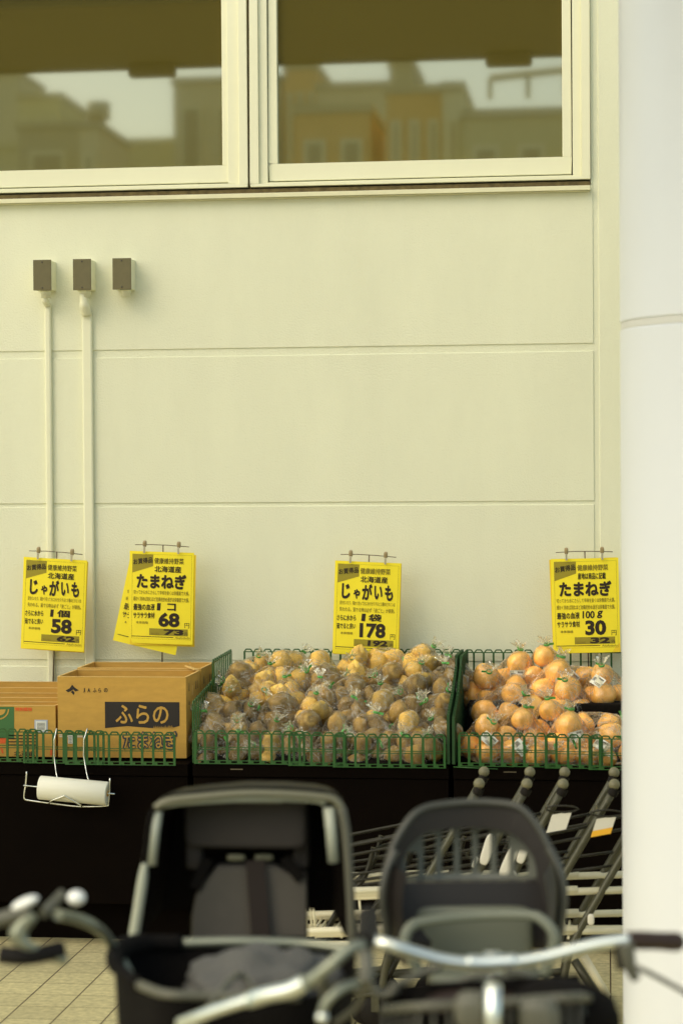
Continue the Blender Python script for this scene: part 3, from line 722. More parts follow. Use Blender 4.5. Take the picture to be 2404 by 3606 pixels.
g.poly([SP(0, 2598), SP(24, 2598), SP(20, 2618), SP(2, 2618)], INKRED); g.poly([SP(178, 2636), SP(190, 2636), SP(190, 2660), SP(178, 2660)], INKRED)
g.poly([SP(2, 2630), SP(8, 2630), SP(14, 2652), SP(8, 2652)], INKRED)
stext('北海道', 50, 2645, 125, 2662, INKBLACK, 0.02)
g.build('print', sw1)
g = MB(); p0, p1 = SP(123, 2578), SP(169, 2535)
g.box((p0[0], yA - 0.002, p0[2]), (p1[0], yA - 0.0006, p1[2]), LABELBLUE); lb = g.build('label', sm1)
g = MB(); p0, p1 = SP(128, 2574), SP(164, 2540); g.box((p0[0], yA - 0.003, p0[2]), (p1[0], yA - 0.0021, p1[2]), LABELW)
for i in range(6):
    a = SP(132, 2570 - i * 4.6); b = SP(160, 2570 - i * 4.6); g.box((a[0], yA - 0.0036, a[2]), (b[0], yA - 0.0031, a[2] + 0.0016), INKBLACK)
g.build('label_text', lb)

# ------------------------------------------------------------------ price signs
SW, SH = 0.257, 0.364
def sheet(mb, x0, y0, rot, yoff, m, bow=0.004, amp=0.0, nx=8, ny=10, w=SW, h=SH):
    """paper with its top middle at (x0, y0) in the sign's plane"""
    vs = []
    for side in (0, 1):
        for j in range(ny + 1):
            for i in range(nx + 1):
                X = (i / nx - 0.5) * w; Y = -j / ny * h
                x = x0 + X * math.cos(rot) - Y * math.sin(rot); z = y0 + X * math.sin(rot) + Y * math.cos(rot)
                vs.append((x, yoff - bow * (1 - (2 * i / nx - 1) ** 2) + amp * (j / ny) ** 3 * (i / nx - 0.3) + side * 0.0004, z))
    o = (nx + 1) * (ny + 1); fs = []
    for j in range(ny):
        for i in range(nx):
            a = j * (nx + 1) + i; fs.append((a, a + 1, a + nx + 2, a + nx + 1)); fs.append((o + a, o + a + nx + 1, o + a + nx + 2, o + a + 1))
    mb.add(vs, fs, m, True)
def sign(loc, rot, lab, kind, qty, price, tax, extra, pole_to, lean=0.0):
    t = thing('price_sign', lab, 'price sign', loc, 'yellow price signs above the produce', local=True)
    t.rotation_euler = (R(3), rot, lean)
    bow = 0.004
    g = MB(); sheet(g, 0, 0, 0, 0, PAPER, bow); sh = g.build('front_sheet', t)
    g = MB()
    def tf(lift): return lambda fx, fy: Vector(((fx - 0.5) * SW, -bow * (1 - (2 * fx - 1) ** 2) - lift, -fy * SH))
    def T(s, x0, x1, y0, y1, m, w, shear=0.0, r=0.0, lift=0.0010):
        write(g, s, x0, x1, 1 - y1, 1 - y0, m, w, shear, r, lambda x, y: tf(lift)(x, 1 - y))
    def Q(pts, m, lift=0.0005):
        # split along x so it follows the bowed sheet
        (xa, ta, ba), (xb, tb, bb) = pts; n = 8
        vs = []; fs = []
        for i in range(n + 1):
            k = i / n; x = xa + (xb - xa) * k
            vs += [tf(lift)(x, ta + (tb - ta) * k), tf(lift)(x, ba + (bb - ba) * k)]
            if i: fs.append((2*i - 2, 2*i, 2*i + 1, 2*i - 1))
        g.add(vs, fs, m)
    def hline(x0, x1, y, h, m): Q([(x0, y, y + h), (x1, y, y + h)], m)
    hline(0.045, 0.968, 0.030, 0.0018, OLIVED); hline(0.045, 0.968, 0.946, 0.0018, OLIVED)
    Q([(0.045, 0.030, 0.946), (0.048, 0.030, 0.946)], OLIVED); Q([(0.965, 0.030, 0.946), (0.968, 0.030, 0.946)], OLIVED)
    Q([(0.048, 0.033, 0.235), (0.372, 0.033, 0.158)], OLIVE)
    T('お買得品', 0.060, 0.362, 0.072, 0.135, INK, 0.022, 0, 0.10)
    T('健康維持野菜', 0.390, 0.845, 0.065, 0.130, OLIVED if kind[2] else INK, 0.022 if kind[2] else 0.008)
    T(kind[3], 0.395, 0.808, 0.152, 0.222, INK, 0.022)
    if kind[0] == 'potato':
        T('じ', 0.115, 0.245, 0.238, 0.405, INK, 0.040); T('ゃ', 0.295, 0.395, 0.295, 0.400, INK, 0.040)
        T('が', 0.425, 0.580, 0.235, 0.410, INK, 0.040); T('い', 0.610, 0.735, 0.250, 0.400, INK, 0.040); T('も', 0.770, 0.895, 0.242, 0.410, INK, 0.040)
        T('皮をむいたり、細かく切って火にかけたりすると５種のビタミンは', 0.09, 0.93, 0.424, 0.468, OLIVED, 0.012)
        T('失われる。茹でる時は必ず「皮ごと」が鉄則。', 0.09, 0.93, 0.492, 0.540, OLIVED, 0.012)
        T('さらに水から', 0.055, 0.345, 0.575, 0.640, INK, 0.022, 0, 0.02); T('茹でると良い', 0.055, 0.345, 0.665, 0.728, INK, 0.022, 0, 0.02)
    else:
        T('たまねぎ', 0.115, 0.890, 0.240, 0.402, INK, 0.044)
        T('切ってから水にさらして辛味を抜くは栄養面で大損。', 0.07, 0.935, 0.420, 0.466, OLIVED, 0.012)
        T('細かく刻めば刻むほど効果的炒め過ぎは栄養面で大損。', 0.07, 0.935, 0.491, 0.540, OLIVED, 0.012)
        T('最強の血液', 0.070, 0.405, 0.568, 0.640, INK, 0.022, 0, 0.02); T('サラサラ食材', 0.070, 0.405, 0.660, 0.728, INK, 0.022, 0, 0.02)
    for s, x0, x1, sh_ in qty: T(s, x0, x1, 0.556, 0.636, INK, 0.030, sh_)
    T(price, *extra[0], 0.655, 0.815, INK, 0.045)
    T('円', 0.872, 0.945, 0.765, 0.820, INK, 0.0)
    T('本体価格', 0.115, 0.305, 0.758, 0.788, OLIVED, 0.012)
    Q([(0.325, 0.833, 0.908), (0.922, 0.833, 0.908)], OLIVE)
    T('税込価格', 0.355, 0.485, 0.878, 0.902, OLIVED, 0.0)
    T(tax, *extra[1], 0.838, 0.902, INK, 0.050, 0.12)
    T('円', 0.872, 0.920, 0.868, 0.902, INK, 0.0)
    hline(0.050, 0.700, 0.921, 0.007, INK)
    T('Akafudado', 0.728, 0.955, 0.914, 0.938, OLIVED, 0.0, 0.25)
    g.build('print', sh)
    for dx, dz, rr_, mm, yo, amp in kind[1]:
        g = MB(); sheet(g, dx, dz, rr_, yo, mm, 0.003, amp)
        b = g.build('back_sheet', t)
        if abs(rr_) > 0.1:
            g = MB()
            def tb(X, Y, yo=yo, dx=dx, dz=dz, rr_=rr_): return Vector((dx + X * math.cos(rr_) - Y * math.sin(rr_), yo - 0.0035 - 0.0005, dz + X * math.sin(rr_) + Y * math.cos(rr_)))
            for s_, x0, x1, y0, y1, m_ in (('切', -0.112, -0.104, -0.166, -0.152, OLIVED), ('細', -0.112, -0.104, -0.194, -0.180, OLIVED), ('最強', -0.112, -0.080, -0.232, -0.206, INK), ('サラ', -0.112, -0.078, -0.264, -0.240, INK), ('本', -0.098, -0.088, -0.286, -0.276, OLIVED)):
                write(g, s_, x0, x1, y0, y1, m_, 0.014, 0, 0, tb)
            g.poly([tb(-0.114, -0.334), tb(0.0, -0.334), tb(0.0, -0.3365), tb(-0.114, -0.3365)], INK)
            g.build('print', b)
    g = MB(); g.tube([(-0.108, 0.004, 0.024), (-0.04, 0.003, 0.027), (0.03, 0.003, 0.026), (0.108, 0.004, 0.022)], 0.0016, STEEL, 6); g.build('crossbar', t)
    for x in (-0.068, 0.068):
        g = MB(); g.rbox((x, -0.004, 0.030), (0.0155, 0.014, 0.026), CLIP, e=0.6); c = g.build('clip', t)
        g = MB(); g.box((x - 0.0042, -0.0135, -0.006), (x + 0.0042, -0.0105, 0.020), CLIPMET); g.build('jaw', c, 0.001)
    g = MB(); g.tube([(0.002, 0.010, 0.026), (0.003, 0.012, -0.1), (0.006, 0.014, pole_to)], 0.0026, STEEL, 8); g.build('pole', t)
    return t
PYS = -0.13
def top_mid(ul, vl, ur, vr, y): return P((ul + ur) / 2, (vl + vr) / 2, y)
POT = '北海道産'
sign(top_mid(80, 1960, 312, 1974, PYS), R(3.4), 'yellow price sign reading 58, leftmost, above the low cartons', ('potato', [(0.004, -0.004, R(-0.6), PAPERD, 0.003, 0.01)], False, POT),
     [('1', 0.455, 0.505, 0.1), ('個', 0.56, 0.765, 0)], '58', '62', ((0.475, 0.80), (0.57, 0.86)), -0.70)
sign(top_mid(459, 1941, 682, 1945, PYS), R(2.0), 'yellow price sign reading 68, with crooked spare sheets behind it', ('onion', [(0.004, -0.026, R(-11.2), PAPER, 0.006, 0.0), (0.008, -0.008, R(-0.3), PAPERD, 0.0025, 0.012)], False, POT),
     [('1', 0.44, 0.495, 0.1), ('コ', 0.60, 0.735, 0)], '68', '73', ((0.465, 0.795), (0.55, 0.86)), -0.60)
sign(top_mid(1176, 1972, 1415, 1985, PYS), R(2.6), 'yellow price sign reading 178, standing in the potato heap', ('potato', [(0.002, -0.002, R(0.3), PAPERD, 0.003, 0.0)], True, POT),
     [('1', 0.43, 0.49, 0.1), ('袋', 0.535, 0.735, 0)], '178', '192', ((0.405, 0.80), (0.535, 0.84)), -0.50)
sign(top_mid(1938, 1969, 2174, 1963, PYS), R(-1.2), 'yellow price sign reading 30, rightmost, beside the white column', ('onion', [(-0.006, -0.001, R(0.9), PAPERD, 0.003, -0.006)], True, '産地は商品に記載'),
     [('100', 0.45, 0.63, 0.05), ('g', 0.665, 0.745, 0.2)], '30', '32', ((0.485, 0.795), (0.555, 0.85)), -0.58)

# ------------------------------------------------------------------ bags of produce
def lumpy(seed, amt):
    o = Vector((seed * 3.1, seed * 1.7, seed * 5.3))
    return lambda d: 1 + amt * noise.noise(d * 1.3 + o) + amt * 0.4 * noise.noise(d * 3.1 + o)
def onion_fn(seed):
    o = Vector((seed * 2.3, seed, seed * 4.1))
    def f(d):
        k = 1 + 0.03 * noise.noise(d * 1.5 + o)
        if d.z > 0.80: k += 1.5 * (d.z - 0.80) ** 1.25
        if d.z < -0.93: k += 0.25 * (-0.93 - d.z) * 2
        return k * (1 - 0.06 * abs(d.z))
    return f
def veg_meshes(kind, n, m):
    out = []
    for i in range(n):
        g = MB()
        if kind == 'potato': g.ball((0, 0, 0), (0.040, 0.033, 0.031), m, 18, 12, None, lumpy(i + 1, 0.27))
        else: g.ball((0, 0, 0), (0.0405, 0.0405, 0.039), m, 22, 16, None, onion_fn(i + 1))
        me = bpy.data.meshes.new(kind); me.from_pydata(g.v, [], g.f); me.materials.append(m)
        me.polygons.foreach_set('use_smooth', [True] * len(g.f)); me.update(); out.append(me)
    return out
def film_mesh(points, neck, seed, tight=0.35):
    """plastic film round the points, gathered at the neck direction, with a flared crumpled tail"""
    r_ = random.Random(seed)
    bm = bmesh.new()
    for p in points: bm.verts.new(p)
    bmesh.ops.convex_hull(bm, input=bm.verts)
    bmesh.ops.delete(bm, geom=[q for q in bm.verts if not q.link_faces], context='VERTS')
    bvh = BVHTree.FromBMesh(bm); bm.free()
    ax = Vector(neck).normalized(); q = Vector((0, 0, 1)).rotation_difference(ax).to_matrix()
    nu, nv = 44, 24; vs = []; o = Vector((seed * 1.9, seed * 0.7, seed * 2.7)); ph = r_.random() * 6
    top = bvh.ray_cast(Vector((0, 0, 0)), ax)[3] or 0.06
    hn = top + 0.022
    for i in range(nv):
        t = math.pi * (i / (nv - 1)) * 0.90
        for j in range(nu):
            a = 2 * math.pi * j / nu
            d = q @ Vector((math.sin(t) * math.cos(a), math.sin(t) * math.sin(a), -math.cos(t)))
            h = bvh.ray_cast(Vector((0, 0, 0)), d)[3] or 0.05
            s = (i / (nv - 1))
            w = 1.045 + 0.05 * noise.noise(d * 4 + o) + 0.03 * noise.noise(d * 11 + o) + 0.055 * s ** 3 * math.sin(11 * a + ph + 2 * noise.noise(d * 3))
            p = d * (h * w + 0.002)
            if s > 0.6:                                        # draw up to the neck
                k = ((s - 0.6) / 0.4) ** 1.6
                al = p.dot(ax); lat = p - ax * al
                p = ax * (al * (1 - k) + hn * 0.93 * k) + lat * (1 - 0.62 * k)
            vs.append(p)
    bend = q @ Vector((r_.uniform(-1, 1), r_.uniform(-1, 1), 0)) * 0.5
    for rad, hh in ((0.008, 0.0), (0.0075, 0.005), (0.011, 0.011), (0.016, 0.019), (0.020, 0.028)):
        for j in range(nu):
            a = 2 * math.pi * j / nu
            k = 1 + (0.45 * math.sin(6 * a + ph) + 0.25 * math.sin(11 * a + 2 * ph)) * (hh / 0.028)
            d = q @ Vector((math.cos(a), math.sin(a) * (1 - 0.55 * hh / 0.028), 0))
            vs.append(ax * (hn + hh + 0.008 * (hh / 0.028) * math.sin(3 * a + ph)) + d * rad * k + bend * hh * (hh / 0.028))
    nr = nv + 5
    fs = [(i*nu+j, i*nu+(j+1) % nu, (i+1)*nu+(j+1) % nu, (i+1)*nu+j) for i in range(nr-1) for j in range(nu)]
    me = bpy.data.meshes.new('film'); me.from_pydata(vs, [], fs); me.materials.append(FILM); me.materials.append(FILMTAIL)
    uv = me.uv_layers.new(name='fold')
    for k, pl in enumerate(me.polygons):
        i, j = k // nu, k % nu
        for li, (dj, di) in zip(pl.loop_indices, ((0, 0), (1, 0), (1, 1), (0, 1))): uv.data[li].uv = ((j + dj) / nu, (i + di) / nr)
    me.polygons.foreach_set('material_index', [1 if k // nu >= nv - 3 else 0 for k in range(len(fs))])
    me.polygons.foreach_set('use_smooth', [True] * len(fs)); me.update()
    tm = MB(); c = ax * (hn + 0.003); q3 = q
    tm.tube([c + q3 @ Vector((0.0095*math.cos(i*math.pi/6), 0.0095*math.sin(i*math.pi/6), 0)) for i in range(12)], 0.004, TIE, 6, closed=True, flat=0.35)
    e = q3 @ Vector((math.cos(ph), math.sin(ph), 0)); n_ = q3 @ Vector((-math.sin(ph), math.cos(ph), 0))
    tm.bar(c + e * 0.008, c + e * 0.026, 0.008, 0.001, TIE, n_)
    return me, tm
def bag_proto(kind, seed, centres, neck, rad, meshes, tag_at=None):
    r_ = random.Random(seed)
    root = bpy.data.objects.new(kind + '_bag', None); COL.objects.link(root); root.empty_display_size = 0.05
    pts = []
    for k, c in enumerate(centres):
        me = meshes[(seed + k) % len(meshes)]
        o = bpy.data.objects.new(kind, me); COL.objects.link(o); o.parent = root; o.location = c
        o.rotation_euler = (r_.uniform(-3, 3), r_.uniform(-3, 3), r_.uniform(-3, 3)) if kind == 'potato' else (r_.uniform(-0.9, 0.9), r_.uniform(-0.9, 0.9), r_.uniform(-3, 3))
        s = r_.uniform(0.86, 1.20); o.scale = (s, s, s)
        mt = Matrix.LocRotScale(Vector(c), o.rotation_euler, Vector((s, s, s)))
        pts += [mt @ q.co for q in list(me.vertices)[::2]]
    fm, tm = film_mesh(pts, neck, seed)
    f = bpy.data.objects.new('film', fm); COL.objects.link(f); f.parent = root
    tm.build('tie', root)
    if tag_at:
        d = Vector(tag_at).normalized()
        bm = bmesh.new()
        for p in pts: bm.verts.new(p)
        bmesh.ops.convex_hull(bm, input=bm.verts); bvh = BVHTree.FromBMesh(bm)
        hit = bvh.ray_cast(Vector((0, 0, 0)), d); bm.free()
        p = d * ((hit[3] or 0.06) * 1.07 + 0.004); n_ = (hit[1] if hit[1].dot(d) > 0 else -hit[1]).lerp(d, 0.4).normalized()
        x = Vector((0.2, 0, 1)).cross(n_).normalized(); y = n_.cross(x)
        ro = r_.uniform(-0.5, 0.5); x, y = x * math.cos(ro) + y * math.sin(ro), y * math.cos(ro) - x * math.sin(ro)
        def pl(a, b, lift): return p + x * a + y * b + n_ * (lift - 7 * a * a - 4 * b * b)
        g = MB()
        def strip(a0, a1, b0, b1, lift, m, n=6):
            vs = []; fs = []
            for i in range(n + 1):
                a = a0 + (a1 - a0) * i / n; vs += [pl(a, b0, lift), pl(a, b1, lift)]
                if i: fs.append((2*i-2, 2*i, 2*i+1, 2*i-1))
            g.add(vs, fs, m)
        strip(-0.026, 0.026, -0.018, 0.018, 0.0, LABELW)
        for i in range(5): strip(0.002 + i * 0.0042, 0.0045 + i * 0.0042, 0.008, 0.013, 0.0008, INKBLACK, 1)
        for i in range(9): strip(-0.022 + i * 0.0018, -0.0212 + i * 0.0018, -0.006, 0.008, 0.0008, INKBLACK, 1)
        for zz in (-0.013, -0.009): strip(-0.004, 0.022, zz, zz + 0.0012, 0.0008, INKBLACK, 3)
        g.build('sticker', root)
    return root
PM = veg_meshes('potato', 5, POTATO); PMD = veg_meshes('potato', 5, POTATOD); OM = veg_meshes('onion', 4, ONION)
PC = [
    [(-0.050, 0, -0.012), (0.038, -0.012, -0.020), (0.0, 0.030, 0.026), (-0.004, -0.046, 0.006)],
    [(-0.064, 0.004, -0.016), (0.0, -0.016, -0.010), (0.064, 0.0, -0.016), (-0.028, 0.03, 0.024), (0.032, 0.02, 0.026)],
    [(-0.034, -0.016, -0.024), (0.036, 0.012, -0.018), (0.002, -0.004, 0.036)],
    [(-0.040, 0.018, -0.020), (0.032, 0.026, -0.024), (-0.004, -0.036, -0.020), (0.008, 0.0, 0.034)],
    [(-0.056, -0.008, 0.0), (0.012, 0.014, 0.012), (0.070, 0.0, -0.010)],
]
PN = [(0.15, -0.45, 0.9), (0.9, -0.5, 0.35), (-0.35, -0.75, 0.6), (-0.85, -0.45, 0.4), (0.3, -0.1, 1.0)]
light = [bag_proto('potato', i + 1, PC[i], PN[i], 0.036, PM) for i in range(5)]
dark = [bag_proto('potato', i + 11, PC[(i + 2) % 5], PN[(i * 2 + 1) % 5], 0.036, PMD) for i in range(5)]
ORD = ['leftmost', 'second from left', 'third from left', 'fourth from left', 'fifth from left', 'sixth from left', 'seventh from left', 'eighth from left', 'rightmost']
used = set()
def place(proto, loc, rz, tilt, label, cat, group, sc=1.0):
    if proto.name in used: o = copy_tree(proto)
    else: o = proto; used.add(proto.name)
    o.location = loc; o.rotation_euler = (tilt[0], tilt[1], rz); o.scale = (sc, sc, sc)
    tag(o, label, cat, group); return o
ROWS = [
    ('front row behind the net', -0.755, [(742, 2640), (842, 2636), (946, 2640), (1058, 2638), (1166, 2636), (1276, 2642), (1388, 2636), (1500, 2640)], [1,1,0,1,1,1,1,1]),
    ('second row up', -0.675, [(722, 2570), (838, 2572), (958, 2574), (1072, 2566), (1190, 2574), (1306, 2578), (1436, 2568), (1540, 2566)], [1,1,1,1,1,1,0,1]),
    ('third row up', -0.575, [(752, 2506), (868, 2512), (988, 2508), (1104, 2502), (1226, 2510), (1340, 2498), (1448, 2496), (1548, 2506)], [1,1,1,0,1,0,1,1]),
    ('fourth row up', -0.465, [(812, 2442), (914, 2446), (1010, 2440), (1120, 2448), (1232, 2440), (1344, 2446), (1452, 2436), (1552, 2446)], [0,0,0,1,1,1,1,1]),
    ('fifth row up', -0.345, [(846, 2396), (940, 2392), (1042, 2396), (1148, 2398), (1254, 2388), (1362, 2394), (1466, 2384), (1560, 2398)], [1,0,0,1,0,1,0,1]),
    ('top row by the wall', -0.215, [(906, 2352), (1028, 2336), (1120, 2352), (1252, 2332), (1364, 2342), (1486, 2322), (1572, 2366)], [0,0,0,0,0,0,1]),
]
k = 0
for nm, y, pts, dk in ROWS:
    for i, (u, v) in enumerate(pts):
        pos = ORD[8] if i == len(pts) - 1 else ORD[i]
        proto = (dark if dk[i] else light)[(k * 3 + i) % 5]
        look = 'earthy brown' if dk[i] else 'pale tan'
        place(proto, P(u, v, y) + Vector((0, 0.01, -0.012)), rnd.uniform(-0.7, 0.7), (rnd.uniform(-0.25, 0.3), rnd.uniform(-0.3, 0.3)),
              f'bag of {look} potatoes, {pos} in the {nm}', 'potato bag', 'bagged potatoes heaped on the middle stand', rnd.uniform(0.96, 1.12))
        k += 1
for p in light + dark:
    if p.name not in used:
        for c in list(p.children): bpy.data.objects.remove(c)
        bpy.data.objects.remove(p)
OC = [
    [(-0.046, 0.0, -0.020), (0.044, 0.004, -0.022), (0.0, 0.012, 0.046)],
    [(-0.078, 0.006, -0.012), (0.0, -0.02, -0.026), (0.080, 0.006, -0.014), (0.022, 0.03, 0.042)],
    [(-0.042, 0.0, 0.0), (0.042, 0.006, 0.004)],
    [(-0.044, 0.02, -0.026), (0.044, 0.018, -0.026), (0.0, -0.044, -0.022), (0.0, 0.012, 0.044)],
]
ON = [(0.05, -0.2, 1.0), (0.8, -0.55, 0.55), (0.95, -0.3, 0.35), (0.1, -0.5, 0.9)]
on_plain = [bag_proto('onion', i + 31, OC[i], ON[i], 0.04, OM) for i in range(4)]
on_tag = [bag_proto('onion', i + 41, OC[i], ON[i], 0.04, OM, ((0.25, -1.0, 0.35), (-0.35, -0.95, 0.5), (-0.5, -0.9, 0.5), (-0.15, -1, 0.4))[i]) for i in range(4)]
ONI = [  # u, v, y, proto list, index, yaw, label
    (1712, 2432, -0.32, 0, 3, 0.1, 'clear bag of onions, leftmost on the raised shelf by the green side guard'),
    (1818, 2388, -0.22, 1, 0, -0.2, 'bag of onions with a white sticker, standing at the back left of the raised shelf'),
    (1920, 2362, -0.22, 0, 0, 0.3, 'topmost clear bag of onions, against the back net of the raised shelf'),
    (1786, 2490, -0.455, 0, 1, 0.15, 'wide clear bag of onions, in front of the raised shelf heap'),
    (1858, 2424, -0.30, 0, 2, 0.2, 'small clear bag of two onions lying on the heap, neck to the right'),
    (1962, 2420, -0.34, 1, 0, 0.25, 'bag of onions with a white sticker, upper middle of the raised shelf'),
    (2020, 2392, -0.20, 1, 2, 0.3, 'stickered onion bag at the back, left of the rightmost stickered bag'),
    (1992, 2474, -0.42, 0, 3, -0.3, 'clear bag of onions under the stickered bag, at the edge of the raised shelf'),
    (2124, 2424, -0.34, 1, 3, -0.1, 'rightmost stickered bag of onions on the raised shelf, under the yellow sign'),
    (1710, 2608, -0.70, 1, 3, 0.3, 'stickered bag of onions, leftmost in the lower row behind the front net'),
    (1832, 2586, -0.68, 0, 0, 0.1, 'clear bag of onions, second from left in the lower row'),
    (1850, 2652, -0.755, 1, 2, 0.1, 'small stickered onion bag low behind the front net, second from left'),
    (1938, 2554, -0.62, 0, 0, -0.2, 'tallest clear onion bag of the lower row, in its middle'),
    (2008, 2608, -0.70, 1, 0, 0.3, 'stickered onion bag in the lower row, right of the tallest bag'),
    (2096, 2556, -0.62, 0, 2, 0.1, 'clear bag of two onions in the lower row, neck to the right, nearest the column'),
    (2130, 2640, -0.75, 1, 1, 0.0, 'stickered onion bag low behind the front net, nearest the column'),
    (1760, 2658, -0.765, 0, 2, -0.1, 'small clear onion bag lowest behind the front net, leftmost'),
    (1930, 2660, -0.765, 0, 2, 0.2, 'small clear onion bag lowest behind the front net, in the middle'),
    (2036, 2664, -0.765, 0, 2, -0.2, 'small clear onion bag lowest behind the front net, third from left'),
]
for u, v, y, tg, idx, yaw, lab in ONI:
    place((on_tag if tg else on_plain)[idx], P(u, v, y), yaw, (rnd.uniform(-0.15, 0.2), rnd.uniform(-0.15, 0.15)), lab, 'onion bag', 'bagged onions on the right stand', 1.12)
for p in on_plain + on_tag:
    if p.name not in used:
        for c in list(p.children): bpy.data.objects.remove(c)
        bpy.data.objects.remove(p)

# ------------------------------------------------------------------ bag roll on its wire holder
yr = YF - 0.075
hp = P(230, 2790, yr)
t = thing('roll_holder', 'bent bright wire roll holder hooked over the left green net', 'roll holder', tuple(hp))
def W(u, v, y=yr): return P(u, v, y)
g = MB(); g.tube(spline([W(95, 2717), W(92, 2756), W(86, 2800), W(88, 2813), W(100, 2818), W(190, 2830), W(280, 2840), W(372, 2838), W(382, 2830), W(386, 2790), W(388, 2740)], 4), 0.0028, CHROME, 8); g.build('frame_wire', t)
g = MB(); g.tube(spline([W(174, 2828, yr - 0.01), W(182, 2820, yr - 0.03), W(222, 2805, yr - 0.045), W(232, 2805, yr - 0.045), W(282, 2834, yr - 0.03), W(288, 2840, yr - 0.01)], 4), 0.0028, CHROME, 8); g.build('cradle_wire', t)
g = MB(); g.tube([W(84, 2766), W(405, 2796)], 0.0035, CHROME, 8); g.build('axle', t)
for u0, u1, u2 in ((200, 192, 199), (308, 296, 306)):
    g = MB(); g.tube([W(u0 + 1, 2566, YF + 0.012), W(u0, 2567, YF - 0.026), W(u1, 2605, YF - 0.030), W(u1 - 1, 2660, YF - 0.030), W(u2, 2724, YF - 0.034), W(u2 + 6, 2745, yr - 0.001)], 0.0024, CHROME, 8); g.build('hook_wire', t)
ra, rb = W(141, 2773), W(380, 2795)
t = thing('bag_roll', 'white roll of thin plastic bags threaded on the wire holder', 'bag roll', tuple((ra + rb) / 2))
ax = (rb - ra).normalized(); L = (rb - ra).length
g = MB(); g.lathe(ra, [(0.010, 0.001), (0.041, 0), (0.0425, 0.002), (0.0425, L - 0.002), (0.041, L), (0.010, L - 0.001), (0.010, 0.001)], ROLLW, 40, ax); g.build('film_roll', t)
g = MB(); g.lathe(ra - ax * 0.0015, [(0.006, 0), (0.0098, 0), (0.0098, L + 0.003), (0.006, L + 0.003), (0.006, 0)], CARD, 20, ax); g.build('core', t)

# ------------------------------------------------------------------ nested shopping carts
S = 1.5332                                            # 1568-wide preview pixels -> photo pixels
YCT = -1.85
ZK = P(1207 * S, 1801 * S, YCT).z
def rod(mb, pts, r, m, n=4): mb.tube(spline(pts, n) if len(pts) > 2 else pts, r, m, 8)
def cart_proto():
    t = bpy.data.objects.new('shopping_cart', None); COL.objects.link(t)
    wy = 0.26
    for y in (0.0, wy):
        g = MB(); g.tube(spline([(-0.004, y, ZK - 0.025), (-0.18, y, ZK - 0.33), (-0.27, y, ZK - 0.50), (-0.30, y, 0.12)], 6), 0.0118, CARTGREY, 12); pole = g.build('pole', t)
        g = MB(); g.ball((0.002, y, ZK), (0.0172, 0.0172, 0.0172), KNOB, 16, 10); g.lathe((-0.006, y, ZK - 0.034), [(0.0135, 0), (0.0160, 0.006), (0.0160, 0.024)], RUBBER, 16, (0.45, 0, 1)); g.build('knob', pole)
    g = MB(); g.tube([(-0.05, 0.002, ZK - 0.11), (-0.05, wy - 0.002, ZK - 0.11)], 0.010, CARTGREY, 10); g.build('handle_bar', t)
    for zz, x0, dz, nm in ((ZK - 0.13, -0.075, -0.085, 'upper_cradle'), (ZK - 0.25, -0.145, -0.06, 'lower_cradle')):
        g = MB()
        rod(g, [(x0, 0.012, zz), (x0 - 0.40, 0.014, zz + dz), (x0 - 0.50, 0.03, zz + dz * 1.25), (x0 - 0.52, wy / 2, zz + dz * 1.3), (x0 - 0.50, wy - 0.03, zz + dz * 1.25), (x0 - 0.40, wy - 0.014, zz + dz), (x0, wy - 0.012, zz)], 0.0046, CARTDARK, 5)
        g.build(nm, t)
    g = MB()
    for y in (0.02, wy - 0.02):
        rod(g, [(-0.47, y, ZK - 0.205), (-0.50, y, ZK - 0.30), (-0.58, y, 0.36), (-0.70, y, 0.13)], 0.008, CARTDARK, 5)
    g.build('front_leg', t)
    g = MB()                                           # cream coated tray
    for y in (0.004, wy - 0.004): g.tube([(-0.11, y, 0.432), (-0.80, y, 0.398)], 0.0115, CREAMWIRE, 8); g.tube([(-0.11, y, 0.310), (-0.76, y, 0.280)], 0.0115, CREAMWIRE, 8); g.tube([(-0.11, y, 0.262), (-0.76, y, 0.245)], 0.0095, CREAMWIRE, 8)
    for i in range(5): x = -0.78 + i * 0.12; g.tube([(x, 0.004, 0.40 + i * 0.006), (x + 0.01, 0.004, 0.283 + i * 0.005)], 0.0042, CREAMWIRE, 6)
    for i in range(7): x = -0.76 + i * 0.08; g.tube([(x, 0.005, 0.270 + i * 0.002), (x, wy - 0.005, 0.270 + i * 0.002)], 0.0042, CREAMWIRE, 6)
    g.build('tray', t)
    g = MB(); rod(g, [(-0.30, 0.0, 0.12), (-0.50, -0.005, 0.10), (-0.92, 0.02, 0.10), (-0.95, wy / 2, 0.10), (-0.92, wy - 0.02, 0.10), (-0.50, wy + 0.005, 0.10), (-0.30, wy, 0.12)], 0.0115, CARTGREY, 5); g.build('base_frame', t)
    for x in (-0.32, -0.90):
        for y in (0.0, wy):
            g = MB(); g.lathe((x, y - 0.012, 0.05), [(0.0, 0), (0.044, 0), (0.048, 0.004), (0.048, 0.020), (0.044, 0.024), (0.0, 0.024)], RUBBER, 20, (0, 1, 0)); c = g.build('caster', t)
            g = MB(); g.box((x - 0.012, y - 0.017, 0.05), (x + 0.012, y - 0.0135, 0.10), CARTGREY); g.box((x - 0.012, y + 0.0135, 0.05), (x + 0.012, y + 0.017, 0.10), CARTGREY); g.box((x - 0.012, y - 0.017, 0.1005), (x + 0.012, y + 0.017, 0.104), CARTGREY); g.build('fork', c)
    return t
cp = cart_proto()
CU = [(1098, 'grey shopping cart at the left end of the nest, behind the right child seat'), (1207, 'grey shopping cart, second from left in the nest, behind the right child seat'),
      (1290, 'grey shopping cart, third from left in the nest, with a white tag'), (1408, 'grey shopping cart beside the white column, with an orange and white tag'), (1516, 'grey shopping cart at the right end of the nest, mostly hidden by the column')]
